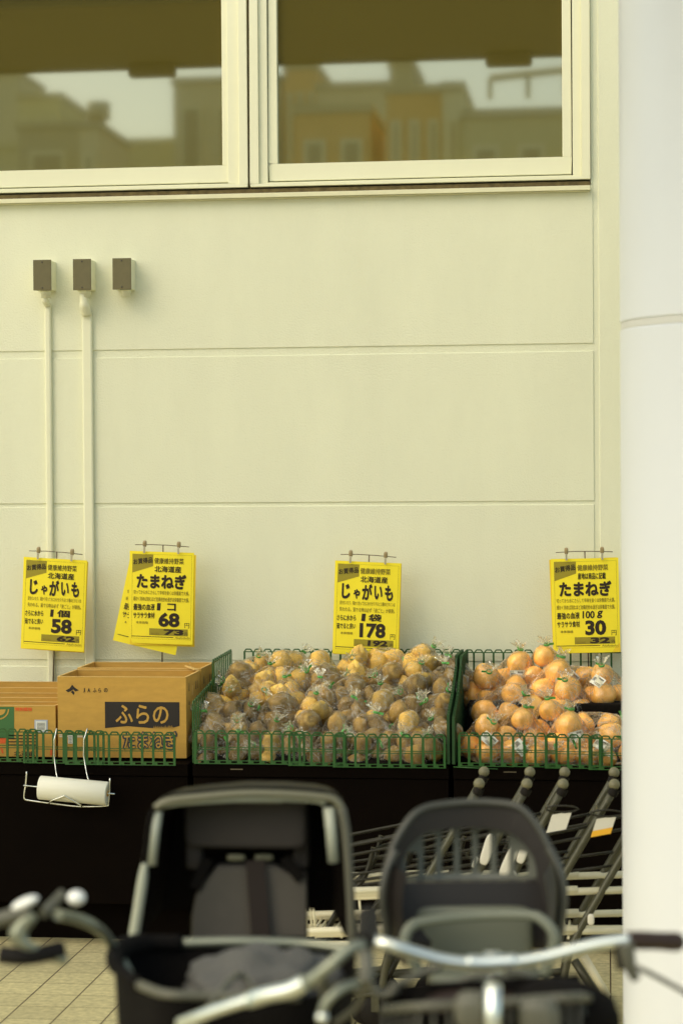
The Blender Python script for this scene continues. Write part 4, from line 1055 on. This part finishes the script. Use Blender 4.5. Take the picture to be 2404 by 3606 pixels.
carts = []
for i, (u, lab) in enumerate(CU):
    o = cp if i == 0 else copy_tree(cp)
    o.location = (P(u * S, 1801 * S, YCT).x, YCT + 0.004 * i, 0.0)
    tag(o, lab, 'shopping cart', 'nested shopping carts'); carts.append(o)
def cart_tag(o, u, v, band):
    q = P(u * S, v * S, YCT - 0.02); q = q - Vector(o.location); g = MB()
    a = Vector((0.06, 0, 0.012)); b = Vector((0.018, 0.004, 0.055)); n = Vector((0, -1, 0.1)).normalized() * 0.003
    c0 = q - a * 0.5 - b * 0.5
    g.add([c0, c0 + a, c0 + a + b, c0 + b, c0 - n, c0 + a - n, c0 + a + b - n, c0 + b - n], [(0,1,2,3), (4,7,6,5), (0,4,5,1), (1,5,6,2), (2,6,7,3), (3,7,4,0)], TAGW)
    if band: g.add([c0 + n*0.3, c0 + a + n*0.3, c0 + a + b*0.35 + n*0.3, c0 + b*0.35 + n*0.3], [(0, 1, 2, 3)], TAGO)
    tg_ = g.build('tag', o)
    g = MB(); l = c0 + b + a * 0.5; g.tube([l + Vector((0.05*math.cos(i*0.6981), 0.0, 0.010*math.sin(i*0.6981) + 0.012)) for i in range(9)], 0.0032, CARTDARK, 6, closed=True); g.build('tag_ring', tg_)
def flap(o, u, v, w, h, ang):
    q = P(u * S, v * S, YCT - 0.015) - Vector(o.location); g = MB()
    g.rbox((0, 0, 0), (w, 0.014, h), TAGW, e=0.55); g.xform(Matrix.Translation(q) @ Matrix.Rotation(ang, 4, 'Y')); g.build('flap', o)
flap(carts[0], 1119, 1951, 0.030, 0.098, 0.30); flap(carts[1], 1168, 1978, 0.032, 0.105, 0.42); flap(carts[1], 1170, 2016, 0.044, 0.048, 0.0)
flap(carts[2], 1199, 1962, 0.026, 0.058, 0.35); flap(carts[0], 1090, 1980, 0.016, 0.036, 0.3)
cart_tag(carts[2], 1283, 1888, False); cart_tag(carts[3], 1385, 1898, True)
g = MB(); q = P(1356 * S, 2112 * S, YCT - 0.02) - Vector(carts[4].location)
g.rbox(q, (0.02, 0.012, 0.034), TAGW, e=0.6); g.build('clip', carts[4])

def PC(u, v, y): return P(u * S, v * S, y) - Vector(carts[4].location)
g = MB(); g.tube([PC(1340, 2196, YCT + 0.1), PC(1394, 2288, YCT + 0.1)], 0.0125, CREAMWIRE, 10); g.build('leg', carts[4])
g = MB(); g.tube([PC(1318, 2206, YCT + 0.12), PC(1380, 2300, YCT + 0.12)], 0.0135, CARTGREY, 10); g.build('leg', carts[4])
# ------------------------------------------------------------------ bicycles in the foreground
def tubeP(mb, pts, r, m, dep, n=6, sides=12):
    """tube through preview pixels (u, v[, depth])"""
    q = [Dp(p[0] * S, p[1] * S, p[2] if len(p) > 2 else dep) for p in pts]
    mb.tube(spline(q, n) if len(q) > 2 else q, r, m, sides); return mb
def body(t, hx, hy, sx, sy, zst):
    """wheels, frame tubes, fork; the bike runs from (hx, hy) steering head to (sx, sy) rear axle"""
    h, r = Vector((hx, hy, 0)), Vector((sx, sy, 0)); d = (h - r).normalized(); n = Vector((-d.y, d.x, 0))
    def wheel(c, rad):
        g = MB(); pts = [c + d * rad * math.cos(i * math.pi / 18) + Vector((0, 0, rad * math.sin(i * math.pi / 18) + rad + 0.017)) for i in range(36)]
        g.tube(pts, 0.017, RUBBER, 10, closed=True); w = g.build('wheel', t)
        g = MB(); pts = [c + d * (rad - 0.022) * math.cos(i * math.pi / 18) + Vector((0, 0, (rad - 0.022) * math.sin(i * math.pi / 18) + rad + 0.017)) for i in range(36)]
        g.tube(pts, 0.010, ALLOY, 8, closed=True); g.build('rim', w)
        g = MB(); c0 = c + Vector((0, 0, rad + 0.017)); g.tube([c0 - n * 0.05, c0 + n * 0.05], 0.014, ALLOY, 10)
        for i in range(18):
            a = i * math.pi / 9; g.tube([c0 + n * (0.02 if i % 2 else -0.02), c0 + d * (rad - 0.03) * math.cos(a) + Vector((0, 0, (rad - 0.03) * math.sin(a)))], 0.0012, ALLOY, 4)
        g.build('spokes', w)
    fa = h + d * 0.16; wheel(fa, 0.28); wheel(r, 0.28)
    up = lambda p, z: p + Vector((0, 0, z))
    g = MB()
    g.tube(spline([up(h, 0.62), up(h.lerp(r, 0.35), 0.36), up(h.lerp(r, 0.52), 0.27)], 6), 0.020, FRAMEPAINT, 12)
    g.tube([up(h.lerp(r, 0.52), 0.27), up(h.lerp(r, 0.66), 0.70)], 0.016, FRAMEPAINT, 12)
    for s in (-1, 1):
        g.tube([up(h.lerp(r, 0.52), 0.27) + n * 0.03 * s, up(r, 0.297) + n * 0.06 * s], 0.010, FRAMEPAINT, 10)
        g.tube([up(h.lerp(r, 0.62), 0.58) + n * 0.02 * s, up(r, 0.297) + n * 0.06 * s], 0.008, FRAMEPAINT, 10)
        g.tube([up(h, 0.60) + n * 0.01 * s, up(h + d * 0.06, 0.58) + n * 0.055 * s, up(fa, 0.297) + n * 0.055 * s], 0.011, FRAMEPAINT, 10)
    g.build('frame', t)
    g = MB(); g.tube([up(h, 0.56), up(h - d * 0.06, zst)], 0.013, ALLOY, 12); g.build('stem', t)
    g = MB(); c = up(h.lerp(r, 0.69), 0.745); g.rbox(c, (0.17, 0.22, 0.07), RUBBER, e=0.7); g.build('saddle', t)
    g = MB()
    for s in (-1, 1):
        g.tube([up(h.lerp(r, 0.72), 0.63) + n * 0.06 * s, up(r - d * 0.16, 0.63) + n * 0.06 * s], 0.007, ALLOYM, 8)
        g.tube([up(r - d * 0.02, 0.63) + n * 0.06 * s, up(r, 0.297) + n * 0.075 * s], 0.006, ALLOYM, 8)
    g.build('rear_rack', t)

# --- left bicycle with the hooded black child seat
dA = 4.0; sA = dA / F * S                              # metres per preview pixel at the seat
oA = Dp(572 * S, 2000 * S, dA)
hA = Dp(430 * S, 2352 * S, 3.18)
bikeA = thing('bicycle', 'parked bicycle with a tall black hooded child seat, facing the camera at left', 'bicycle', (oA.x, oA.y, 0), 'parked bicycles with child seats')
body(bikeA, hA.x, hA.y, oA.x, oA.y + 0.12, hA.z - 0.02)
RM = Matrix((_r0, Vector((-math.sin(YAW), math.cos(YAW), 0)), Vector((0, 0, 1)))).transposed()
def LA(u, v, y=0.0): return oA + RM @ Vector(((u - 572) * sA, y, -(v - 2000) * sA))
outA0 = [(290, 2165), (303, 2090), (317, 2000), (326, 1930), (335, 1868), (348, 1838), (380, 1822), (450, 1814), (560, 1806), (660, 1808), (745, 1815), (778, 1822), (796, 1842), (805, 1890), (811, 1960), (816, 2050), (820, 2170)]
outA = [(573 + (u - 573) * 0.965, v + (13 if v < 1900 else 13 * (2170 - v) / 270)) for u, v in outA0]
oc = (572, 1990)
def insA(k, y, dv=0.0): return [LA(oc[0] + (u - oc[0]) * k, oc[1] + dv + (v - oc[1]) * k, y) for u, v in outA]
seat = MB()
L0, L1, L2, L3 = insA(1.0, 0.0), insA(0.995, 0.10), insA(0.90, 0.24), insA(0.60, 0.28)
I1, I2 = insA(0.90, 0.012), insA(0.80, 0.17)
def loft(mb, a, b, m): n = len(a); mb.add(a + b, [(i, i+1, n+i+1, n+i) for i in range(n-1)], m, True)
for a, b in ((L0, L1), (L1, L2), (L2, L3), (L0, I1), (I1, I2)): loft(seat, a, b, SEATBLACK)
seat.poly(I2, SEATBLACK); seat.poly(L3, SEATBLACK)
seatA = seat.build('child_seat', bikeA)
ia = insA(0.985, -0.004)
g = MB(); g.tube(spline(ia[5:13], 4), 0.0072, SEATRIM, 12); g.build('rim', seatA)  # top stretch of the rim coloured paler for the sky it reflects
g = MB(); g.tube(spline(ia[2:6], 4), 0.006, SEATBLACK, 12); g.build('side_rim', seatA)
g = MB(); g.tube(spline(ia[0:4], 4), [0.0100] * 8 + [0.009, 0.007, 0.005, 0.004, 0.003], TRIMSHEEN, 12); g.build('wing_edge', seatA)
g = MB(); g.tube(spline(ia[12:17], 4), 0.0085, GREYTUBE, 12); g.build('side_rim', seatA)
g = MB(); g.tube(spline([LA(u, v, 0.005) for u, v in [(366, 1850), (420, 1842), (520, 1836), (620, 1834), (720, 1838), (748, 1846)]], 5), 0.0065, TRIMSHEEN, 10); g.build('hood_edge', seatA)
for pts in ([(362, 1862), (354, 1920), (347, 1985)], [(756, 1856), (762, 1920), (766, 1982)]):
    g = MB(); g.tube([LA(u, v, 0.002) for u, v in pts], 0.0105, TRIMSHEEN, 12); g.build('side_sheen', seatA)  # silver strips stand in for sky reflected on the glossy side wings
g = MB(); g.rbox(LA(563, 1903, 0.10), (0.236, 0.06, 0.100), SEATHEAD, e=0.22); hd = g.build('headrest', seatA)
g = MB(); g.rbox(LA(563, 1852, 0.085), (0.225, 0.03, 0.012), TRIMSHEEN, e=0.4); g.build('headrest_edge', hd)
for u in (438, 690):
    g = MB(); g.rbox(LA(u, 1975, 0.125), (0.03, 0.04, 0.075), SEATHEAD, e=0.3); g.build('headrest_arm', hd)
g = MB(); g.rbox(LA(563, 1966, 0.13), (0.20, 0.03, 0.03), SEATBLACK, e=0.4); g.build('harness_bar', seatA)
for u in (536, 602):
    g = MB(); g.rbox(LA(u, 1992, 0.105), (0.036, 0.012, 0.012), SEATRIM, e=0.5); g.build('buckle', seatA)
def pad(pts, y, m, nm, par, th=0.03):
    g = MB(); f = [LA(u, v, y) for u, v in pts]; c = sum(f, Vector()) / len(f); dv = RM @ Vector((0, th, 0))
    inn = [p.lerp(c, 0.10) - dv * 0.3 for p in f]; bk = [p + dv for p in f]; n = len(f)
    g.poly(inn, m); g.add(inn + f, [(i, (i+1) % n, n+(i+1) % n, n+i) for i in range(n)], m, True); g.add(f + bk, [(i, (i+1) % n, n+(i+1) % n, n+i) for i in range(n)], m)
    return g.build(nm, par)
pad([(492, 2012), (468, 2040), (440, 2080), (430, 2130), (428, 2185), (590, 2185), (576, 2010)], 0.10, SEATPAD, 'cushion', seatA)
pad([(598, 2008), (630, 2012), (655, 2026), (702, 2032), (704, 2185), (606, 2185)], 0.10, SEATPAD, 'cushion', seatA)
g = MB(); g.bar(LA(582, 1994, 0.082), LA(596, 2200, 0.078), 0.036, 0.004, BELT, RM @ Vector((0, -1, 0))); g.build('belt', seatA)
for pts in ([(470, 1990), (440, 2060)], [(650, 1990), (690, 2040)]):
    g = MB(); g.bar(LA(*pts[0], 0.088), LA(*pts[1], 0.085), 0.022, 0.004, CLOTH, RM @ Vector((0, -1, 0))); g.build('harness_strap', seatA)
g = MB(); q = LA(565, 2215, -0.03); g.rbox(q, (0.30, 0.30, 0.07), SEATPAD, e=0.5); g.build('seat_cushion', seatA)
# front basket with its tubular rim and black cloth
bk = MB(); fd, nd = 3.70, 3.24
rimp = [(415, 2166, fd), (560, 2163, fd), (700, 2168, fd), (798, 2180, fd - 0.03), (815, 2210, fd - 0.15), (770, 2262, fd - 0.36), (690, 2290, nd), (480, 2287, nd), (380, 2283, nd), (320, 2262, nd + 0.08), (268, 2218, fd - 0.26), (270, 2184, fd - 0.12), (325, 2167, fd - 0.03)]
rp = [Dp(u * S, v * S, d) for u, v, d in rimp]
low = [p + (sum(rp, Vector()) / len(rp) - p) * 0.06 + Vector((0, 0, -0.27)) for p in rp]
n = len(rp)
sp_ = spline(rp + [rp[0]], 4)[:-1]; sl_ = spline(low + [low[0]], 4)[:-1]; n = len(sp_)
bk.add(sp_ + sl_, [(i, (i+1) % n, n + (i+1) % n, n + i) for i in range(n)], CLOTH, True); bk.poly(sl_, CLOTH)
bas = bk.build('basket', bikeA)
g = MB(); g.tube(spline(rp[0:4], 6), 0.0088, ALLOYM, 12); g.build('rim_tube', bas)
g = MB(); g.tube(spline(rp[6:10], 6), 0.0075, GREYTUBE, 12); g.build('rim_tube', bas)
g = MB(); g.tube(spline([rp[9], rp[10], rp[11], rp[12], rp[0]], 6), [0.010] * 6 + [0.014] * 6 + [0.018] * 7 + [0.014] * 6, CLOTH, 14); g.build('cloth_edge', bas)
cl = thing('grey_cloth', 'crumpled grey cloth lying in the front basket of the left bicycle', 'cloth', tuple(Dp(590 * S, 2260 * S, 3.5)))
g = MB(); c = Dp(600 * S, 2262 * S, 3.52); g.ball(c, (0.125, 0.13, 0.055), GREYCLOTH, 32, 20, None, lambda d: 1 + 0.30 * noise.noise(d * 2.3) + 0.12 * noise.noise(d * 6)); g.build('folds', cl)
# handlebar
hb = MB(); tubeP(hb, [(835, 2170, 3.05), (800, 2181, 3.04), (752, 2222, 3.03), (705, 2256, 3.04), (640, 2280, 3.06), (560, 2300, 3.09), (480, 2325, 3.12), (430, 2350, 3.18), (390, 2352, 3.36), (330, 2300, 3.52), (285, 2215, 3.60), (246, 2154, 3.52), (218, 2128, 3.44), (176, 2110, 3.40), (132, 2101, 3.34)], 0.0090, ALLOYM, 3.1)
hba = hb.build('handlebar', bikeA)
g = MB(); tubeP(g, [(700, 2257, 3.035), (665, 2274, 3.045), (610, 2286, 3.065), (572, 2298, 3.085)], 0.0118, ALLOY, 3.05); g.build('sleeve', hba)
g = MB(); tubeP(g, [(572, 2297, 3.07), (520, 2313, 3.09), (460, 2334, 3.12), (415, 2350, 3.16)], 0.0086, ALLOY, 3.05); g.build('polished_end', hba)
g = MB(); tubeP(g, [(832, 2172, 3.05), (842, 2140, 3.12), (846, 2105, 3.20)], [0.016] * 13, RUBBER, 3.1); g.build('grip', hba)
g = MB(); tubeP(g, [(822, 2258, 3.0), (790, 2268, 2.98), (762, 2288, 2.97), (744, 2312, 2.97), (740, 2334, 2.97)], 0.0062, ALLOYM, 3.0)
g.ball(Dp(740 * S, 2337 * S, 2.97), 0.0088, ALLOY); g.build('brake_lever', hba)
g = MB(); tubeP(g, [(838, 2185, 3.03), (842, 2225, 3.02), (838, 2262, 3.0)], 0.0115, GREYTUBE, 3.0); g.build('lever_clamp', hba)
g = MB(); tubeP(g, [(0, 2192, 3.30), (50, 2197, 3.30), (100, 2190, 3.32), (142, 2180, 3.34)], [0.014] * 19, RUBBER, 3.3); g.build('grip', hba)
g = MB(); tubeP(g, [(75, 2100, 3.3), (50, 2128, 3.3), (44, 2150, 3.3), (62, 2172, 3.3), (95, 2186, 3.32), (150, 2205, 3.34)], [0.011, 0.0115, 0.012, 0.0125, 0.013, 0.013, 0.0135, 0.014, 0.0145, 0.015, 0.015, 0.015, 0.0145, 0.014, 0.013, 0.012, 0.011, 0.010, 0.0095] + [0.009] * 12, ALLOYM, 3.3); g.build('brake_lever', hba)
g = MB(); g.ball(Dp(58 * S, 2074 * S, 3.3), (0.0235, 0.014, 0.0085), GLINTW, 24, 14, Matrix.Rotation(-0.42, 3, 'Y')); g.build('mirror', hba)  # oval coloured near-white as a painted sky reflection
g = MB(); tubeP(g, [(100, 2098, 3.33), (120, 2078, 3.36), (146, 2052, 3.38)], 0.0085, GREYTUBE, 3.3); g.build('bell_arm', hba)
g = MB(); g.ball(Dp(176 * S, 2062 * S, 3.36), (0.0145, 0.0145, 0.0120), GLINTW, 24, 14); g.build('bell', hba)  # dome painted pale in place of its sky highlight
g = MB(); tubeP(g, [(-30, 2120, 3.3), (20, 2106, 3.3), (70, 2092, 3.3)], 0.012, GREYTUBE, 3.3); g.build('lever_body', hba)

for pts, r_ in (([(700, 2264, 3.08), (760, 2262, 3.06), (824, 2268, 3.04)], 0.0055), ([(836, 2262, 3.02), (820, 2310, 3.06), (770, 2350, 3.12)], 0.0042),
                ([(470, 2330, 3.2), (520, 2262, 3.28), (556, 2240, 3.36), (590, 2290, 3.3), (600, 2360, 3.25)], 0.0060), ([(745, 2225, 3.05), (742, 2270, 3.06), (748, 2360, 3.1)], 0.0048)):
    g = MB(); tubeP(g, pts, r_, GREYTUBE, 3.1); g.build('cable', hba)

# --- right bicycle with the slotted slate child seat
dB = 4.05; sB = dB / F * S
oB = Dp(1082 * S, 2000 * S, dB)
hB = Dp(1132 * S, 2300 * S, 3.27)
bikeB = thing('bicycle', 'parked bicycle with a slate child seat with slots, facing the camera at right', 'bicycle', (oB.x, oB.y, 0), 'parked bicycles with child seats')
body(bikeB, hB.x, hB.y + 0.02, oB.x, oB.y + 0.12, Dp(1132 * S, 2212 * S, 3.27).z)
def LB(u, v, y=0.0):
    x = (u - 1082) * sB
    return oB + RM @ Vector((x, y - 2.2 * x * x, -(v - 2000) * sB))
outB0 = [(880, 2175), (872, 2090), (866, 2030), (874, 1975), (892, 1925), (915, 1889), (940, 1860), (972, 1844), (1020, 1838), (1075, 1835), (1130, 1835), (1188, 1840), (1216, 1856), (1241, 1885), (1266, 1930), (1284, 1978), (1291, 2030), (1286, 2090), (1276, 2175)]
outB = [(1078 + (u - 1078) * 0.945, v + (11 if v < 1900 else 11 * (2175 - v) / 275)) for u, v in outB0]
def resample(pts, k): return [tuple(p)[:2] for p in spline([(u, v, 0) for u, v in pts], k)]
ob = resample(outB, 3)
# back: band with slots, cut from one curved sheet 2 cm thick
arch = [(922, 2022), (920, 1985), (934, 1950), (957, 1926), (985, 1911), (1030, 1906), (1075, 1904), (1120, 1906), (1160, 1912), (1188, 1926), (1211, 1950), (1229, 1985), (1233, 2022)]
ar = resample(arch, 4)
def arch_v(u):
    best = 1904
    for (a, b), (c, d) in zip(ar, ar[1:]):
        if min(a, c) <= u <= max(a, c) and abs(a - c) > 1e-6: best = b + (d - b) * (u - a) / (c - a)
    return best
def sheetB(mb, outer, holes, y, th, m):
    bm = bmesh.new(); es = []
    for loop in [outer] + holes:
        vs = [bm.verts.new((u, v, 0)) for u, v in loop]
        es += [bm.edges.new((vs[i], vs[(i+1) % len(vs)])) for i in range(len(vs))]
    bmesh.ops.triangle_fill(bm, edges=es, use_beauty=True)
    r0 = bmesh.ops.extrude_face_region(bm, geom=list(bm.faces))
    for q in r0['geom']:
        if isinstance(q, bmesh.types.BMVert): q.co.z = 1
    bm.verts.index_update()
    mb.add([LB(q.co.x, q.co.y, y + th * q.co.z) for q in bm.verts], [tuple(v.index for v in f.verts) for f in bm.faces], m); bm.free()
g = MB(); sheetB(g, ob, [ar], 0.02, 0.03, SLATED); seatB = g.build('child_seat', bikeB)
slots = []
for i in range(7):
    u0 = 932 + i * 42.4; u1 = u0 + 29
    vt = max(arch_v(u0), arch_v(u1)) + 9; vb = 2020
    r_ = 6
    slots.append([(u0 + r_, vt), ((u0 + u1) / 2, vt - 2), (u1 - r_, vt), (u1, vt + r_), (u1, (vt + vb) / 2), (u1, vb - r_), (u1 - r_, vb), (u0 + r_, vb), (u0, vb - r_), (u0, (vt + vb) / 2), (u0, vt + r_)])
inner = [(u, v) for u, v in ar] + [(1244, 2085), (912, 2085)]
inn2 = [(u + (1078 - u) * -0.012, v - 4 if v < 2020 else v) for u, v in inner]
g = MB(); sheetB(g, inn2, slots, 0.055, 0.010, SLATE); g.build('slotted_back', seatB)
g = MB(); g.tube([LB(u, v, 0.018) for u, v in ob], 0.0072, SLATERIM, 12); g.build('rim', seatB)
f0 = [LB(u, v, 0.0) for u, v in ob]; f1 = [LB(1078 + (u - 1078) * 0.93, v + 4, 0.12) for u, v in ob]; n = len(ob)
lo = [i for i, (u, v) in enumerate(ob) if v > 1960]
for side_ in (lambda i: ob[i][0] < 1080, lambda i: ob[i][0] > 1080):
    idx = [i for i in lo if side_(i)]
    wl2 = MB(); wl2.add([LB(ob[i][0], ob[i][1], 0.03) for i in idx] + [LB(1078 + (ob[i][0] - 1078) * 0.80, ob[i][1] + 6, -0.12) for i in idx], [(j, j+1, len(idx)+j+1, len(idx)+j) for j in range(len(idx) - 1)], SLATED, True); wl2.build('side_wall', seatB)
for pts in ([(906, 1935), (886, 1978), (876, 2034), (882, 2092), (894, 2180)], [(1252, 1935), (1272, 1978), (1281, 2034), (1277, 2092), (1266, 2180)]):
    g = MB(); g.tube(spline([LB(u, v, -0.03) for u, v in pts], 6), 0.0085, SLATERIM, 12); g.build('side_tube', seatB)
g = MB(); sheetB(g, [(914, 2082), (1244, 2082), (1240, 2180), (1000, 2184), (918, 2180)], [], 0.05, 0.03, SLATED); g.build('lower_back', seatB)
g = MB(); g.tube(spline([LB(u, v, -0.13) for u, v in [(953, 2192), (936, 2150), (922, 2118), (934, 2088), (970, 2078), (1078, 2072), (1190, 2066), (1226, 2074), (1250, 2104), (1244, 2150), (1228, 2194)]], 6), 0.0105, SLATEL, 12); g.build('guard_bar', seatB)
g = MB(); g.rbox(LB(1084, 2135, -0.02), (0.225, 0.05, 0.10), SLATEL, e=0.3); g.build('cushion', seatB)
g = MB(); g.rbox(LB(1100, 2206, -0.12), (0.20, 0.16, 0.03), SLATEL, e=0.5); g.build('foot_tray', seatB)
# handlebar
dh = 3.27
g = MB(); tubeP(g, [(850, 2140, dh + 0.10), (862, 2160, dh + 0.02), (900, 2172), (960, 2190), (1020, 2206), (1100, 2214), (1180, 2210), (1250, 2199), (1320, 2181), (1380, 2167), (1445, 2158, dh)], 0.0098, ALLOY, dh); hbb = g.build('handlebar', bikeB)
g = MB(); tubeP(g, [(1072, 2212), (1120, 2213), (1184, 2209)], 0.0128, ALLOY, dh); g.build('clamp', hbb)
g = MB(); rr_ = [0.0125, 0.0135, 0.0142, 0.0145, 0.0145, 0.0142, 0.014, 0.014, 0.0142, 0.0148, 0.0152, 0.0145, 0.011]
tubeP(g, [(1438, 2159, dh), (1500, 2161, dh + 0.02), (1562, 2164, dh + 0.05)], rr_, GRIP, dh); g.build('grip', hbb)
g = MB(); tubeP(g, [(852, 2142, dh + 0.09), (846, 2120, dh + 0.16), (842, 2105, dh + 0.2)], 0.0155, GRIP, dh); g.build('grip', hbb)
g = MB(); tubeP(g, [(1436, 2166), (1440, 2195), (1447, 2225), (1460, 2250)], [0.012] * 7 + [0.011] * 4 + [0.009] * 4 + [0.008] * 4, GREYTUBE, dh - 0.02); g.build('brake_lever', hbb)
g = MB(); tubeP(g, [(1422, 2165), (1425, 2195), (1430, 2225)], 0.010, RUBBER, dh); g.build('lever_clamp', hbb)
g = MB(); tubeP(g, [(1462, 2222, dh - 0.03), (1500, 2240), (1568, 2277), (1600, 2300)], 0.0042, GREYTUBE, dh); g.build('cable', hbb)
for pts, r_ in (([(985, 2335), (1005, 2298), (1035, 2270), (1075, 2247), (1125, 2240), (1190, 2255), (1245, 2282), (1262, 2296)], 0.0055),
                ([(1160, 2230), (1200, 2238), (1232, 2260), (1256, 2296), (1266, 2330)], 0.0062), ([(895, 2268), (920, 2258), (960, 2238), (1010, 2220)], 0.0058), ([(845, 2220), (848, 2262), (880, 2285), (912, 2272)], 0.0075)):
    g = MB(); tubeP(g, pts, r_, GREYTUBE, dh - 0.08); g.build('cable', hbb)
g = MB(); tubeP(g, [(1131, 2262, 2.93), (1132, 2420, 2.93)], 0.0112, ALLOY, dh); g.build('steering_head', bikeB)
for u, v, w in ((1084, 2322, 0.050), (1236, 2338, 0.056)):
    g = MB(); g.rbox(Dp(u * S, v * S, 2.96), (w, 0.04, w * 1.1), GREYTUBE, e=0.7); g.build('headlamp', bikeB)
# wire basket of the right bicycle, with dark things in it
g = MB(); db = 3.0
BR = [(880, 2320, db + 0.08), (960, 2312, db), (1100, 2306, db), (1240, 2296, db), (1330, 2290, db + 0.02), (1372, 2300, db + 0.25)]
tubeP(g, BR, 0.0065, GREYTUBE, db)
q = [Dp(u * S, v * S, d) for u, v, d in BR]
for i in range(len(q) - 1):
    for k in range(4):
        p = q[i].lerp(q[i+1], k / 4); g.tube([p, p + Vector((0, 0.02, -0.24))], 0.0022, GREYTUBE, 6)
for z in (0.07, 0.14, 0.23): g.tube(spline([p + Vector((0, 0.08 * z, -z)) for p in q], 4), 0.0022, GREYTUBE, 6)
g.build('basket', bikeB)
ln = MB(); ft = [p + Vector((0, 0.012, -0.012)) for p in q[:5]]; bt = [p + Vector((0, 0.16, -0.004)) for p in q[:5]]
dn = Vector((0, 0.02, -0.235)); k5 = len(ft)
loop_t = ft + bt[::-1]; loop_b = [p + dn for p in loop_t]; m5 = len(loop_t)
ln.add(loop_t + loop_b, [(i, (i+1) % m5, m5 + (i+1) % m5, m5 + i) for i in range(m5)], CLOTH); ln.poly(loop_b, CLOTH)
ln.build('basket_liner', bikeB)
bg_ = thing('brown_bag', 'dark brown leather bag lying in the wire basket of the right bicycle', 'bag', tuple(Dp(1100 * S, 2345 * S, 3.1)))
g = MB(); g.rbox(Dp(1085 * S, 2338 * S, 3.16), (0.15, 0.12, 0.085), BROWNLEATHER, e=0.6); g.build('pouch', bg_)
bb = thing('black_bag', 'black soft bag lying at the right end of the wire basket', 'bag', tuple(Dp(1290 * S, 2320 * S, 3.12)))
g = MB(); g.ball(Dp(1286 * S, 2330 * S, 3.14), (0.085, 0.07, 0.058), CLOTH, 24, 16, None, lumpy(5, 0.15)); g.build('pouch', bb)

for o in list(bpy.data.objects):
    if '_o' in o: del o['_o']
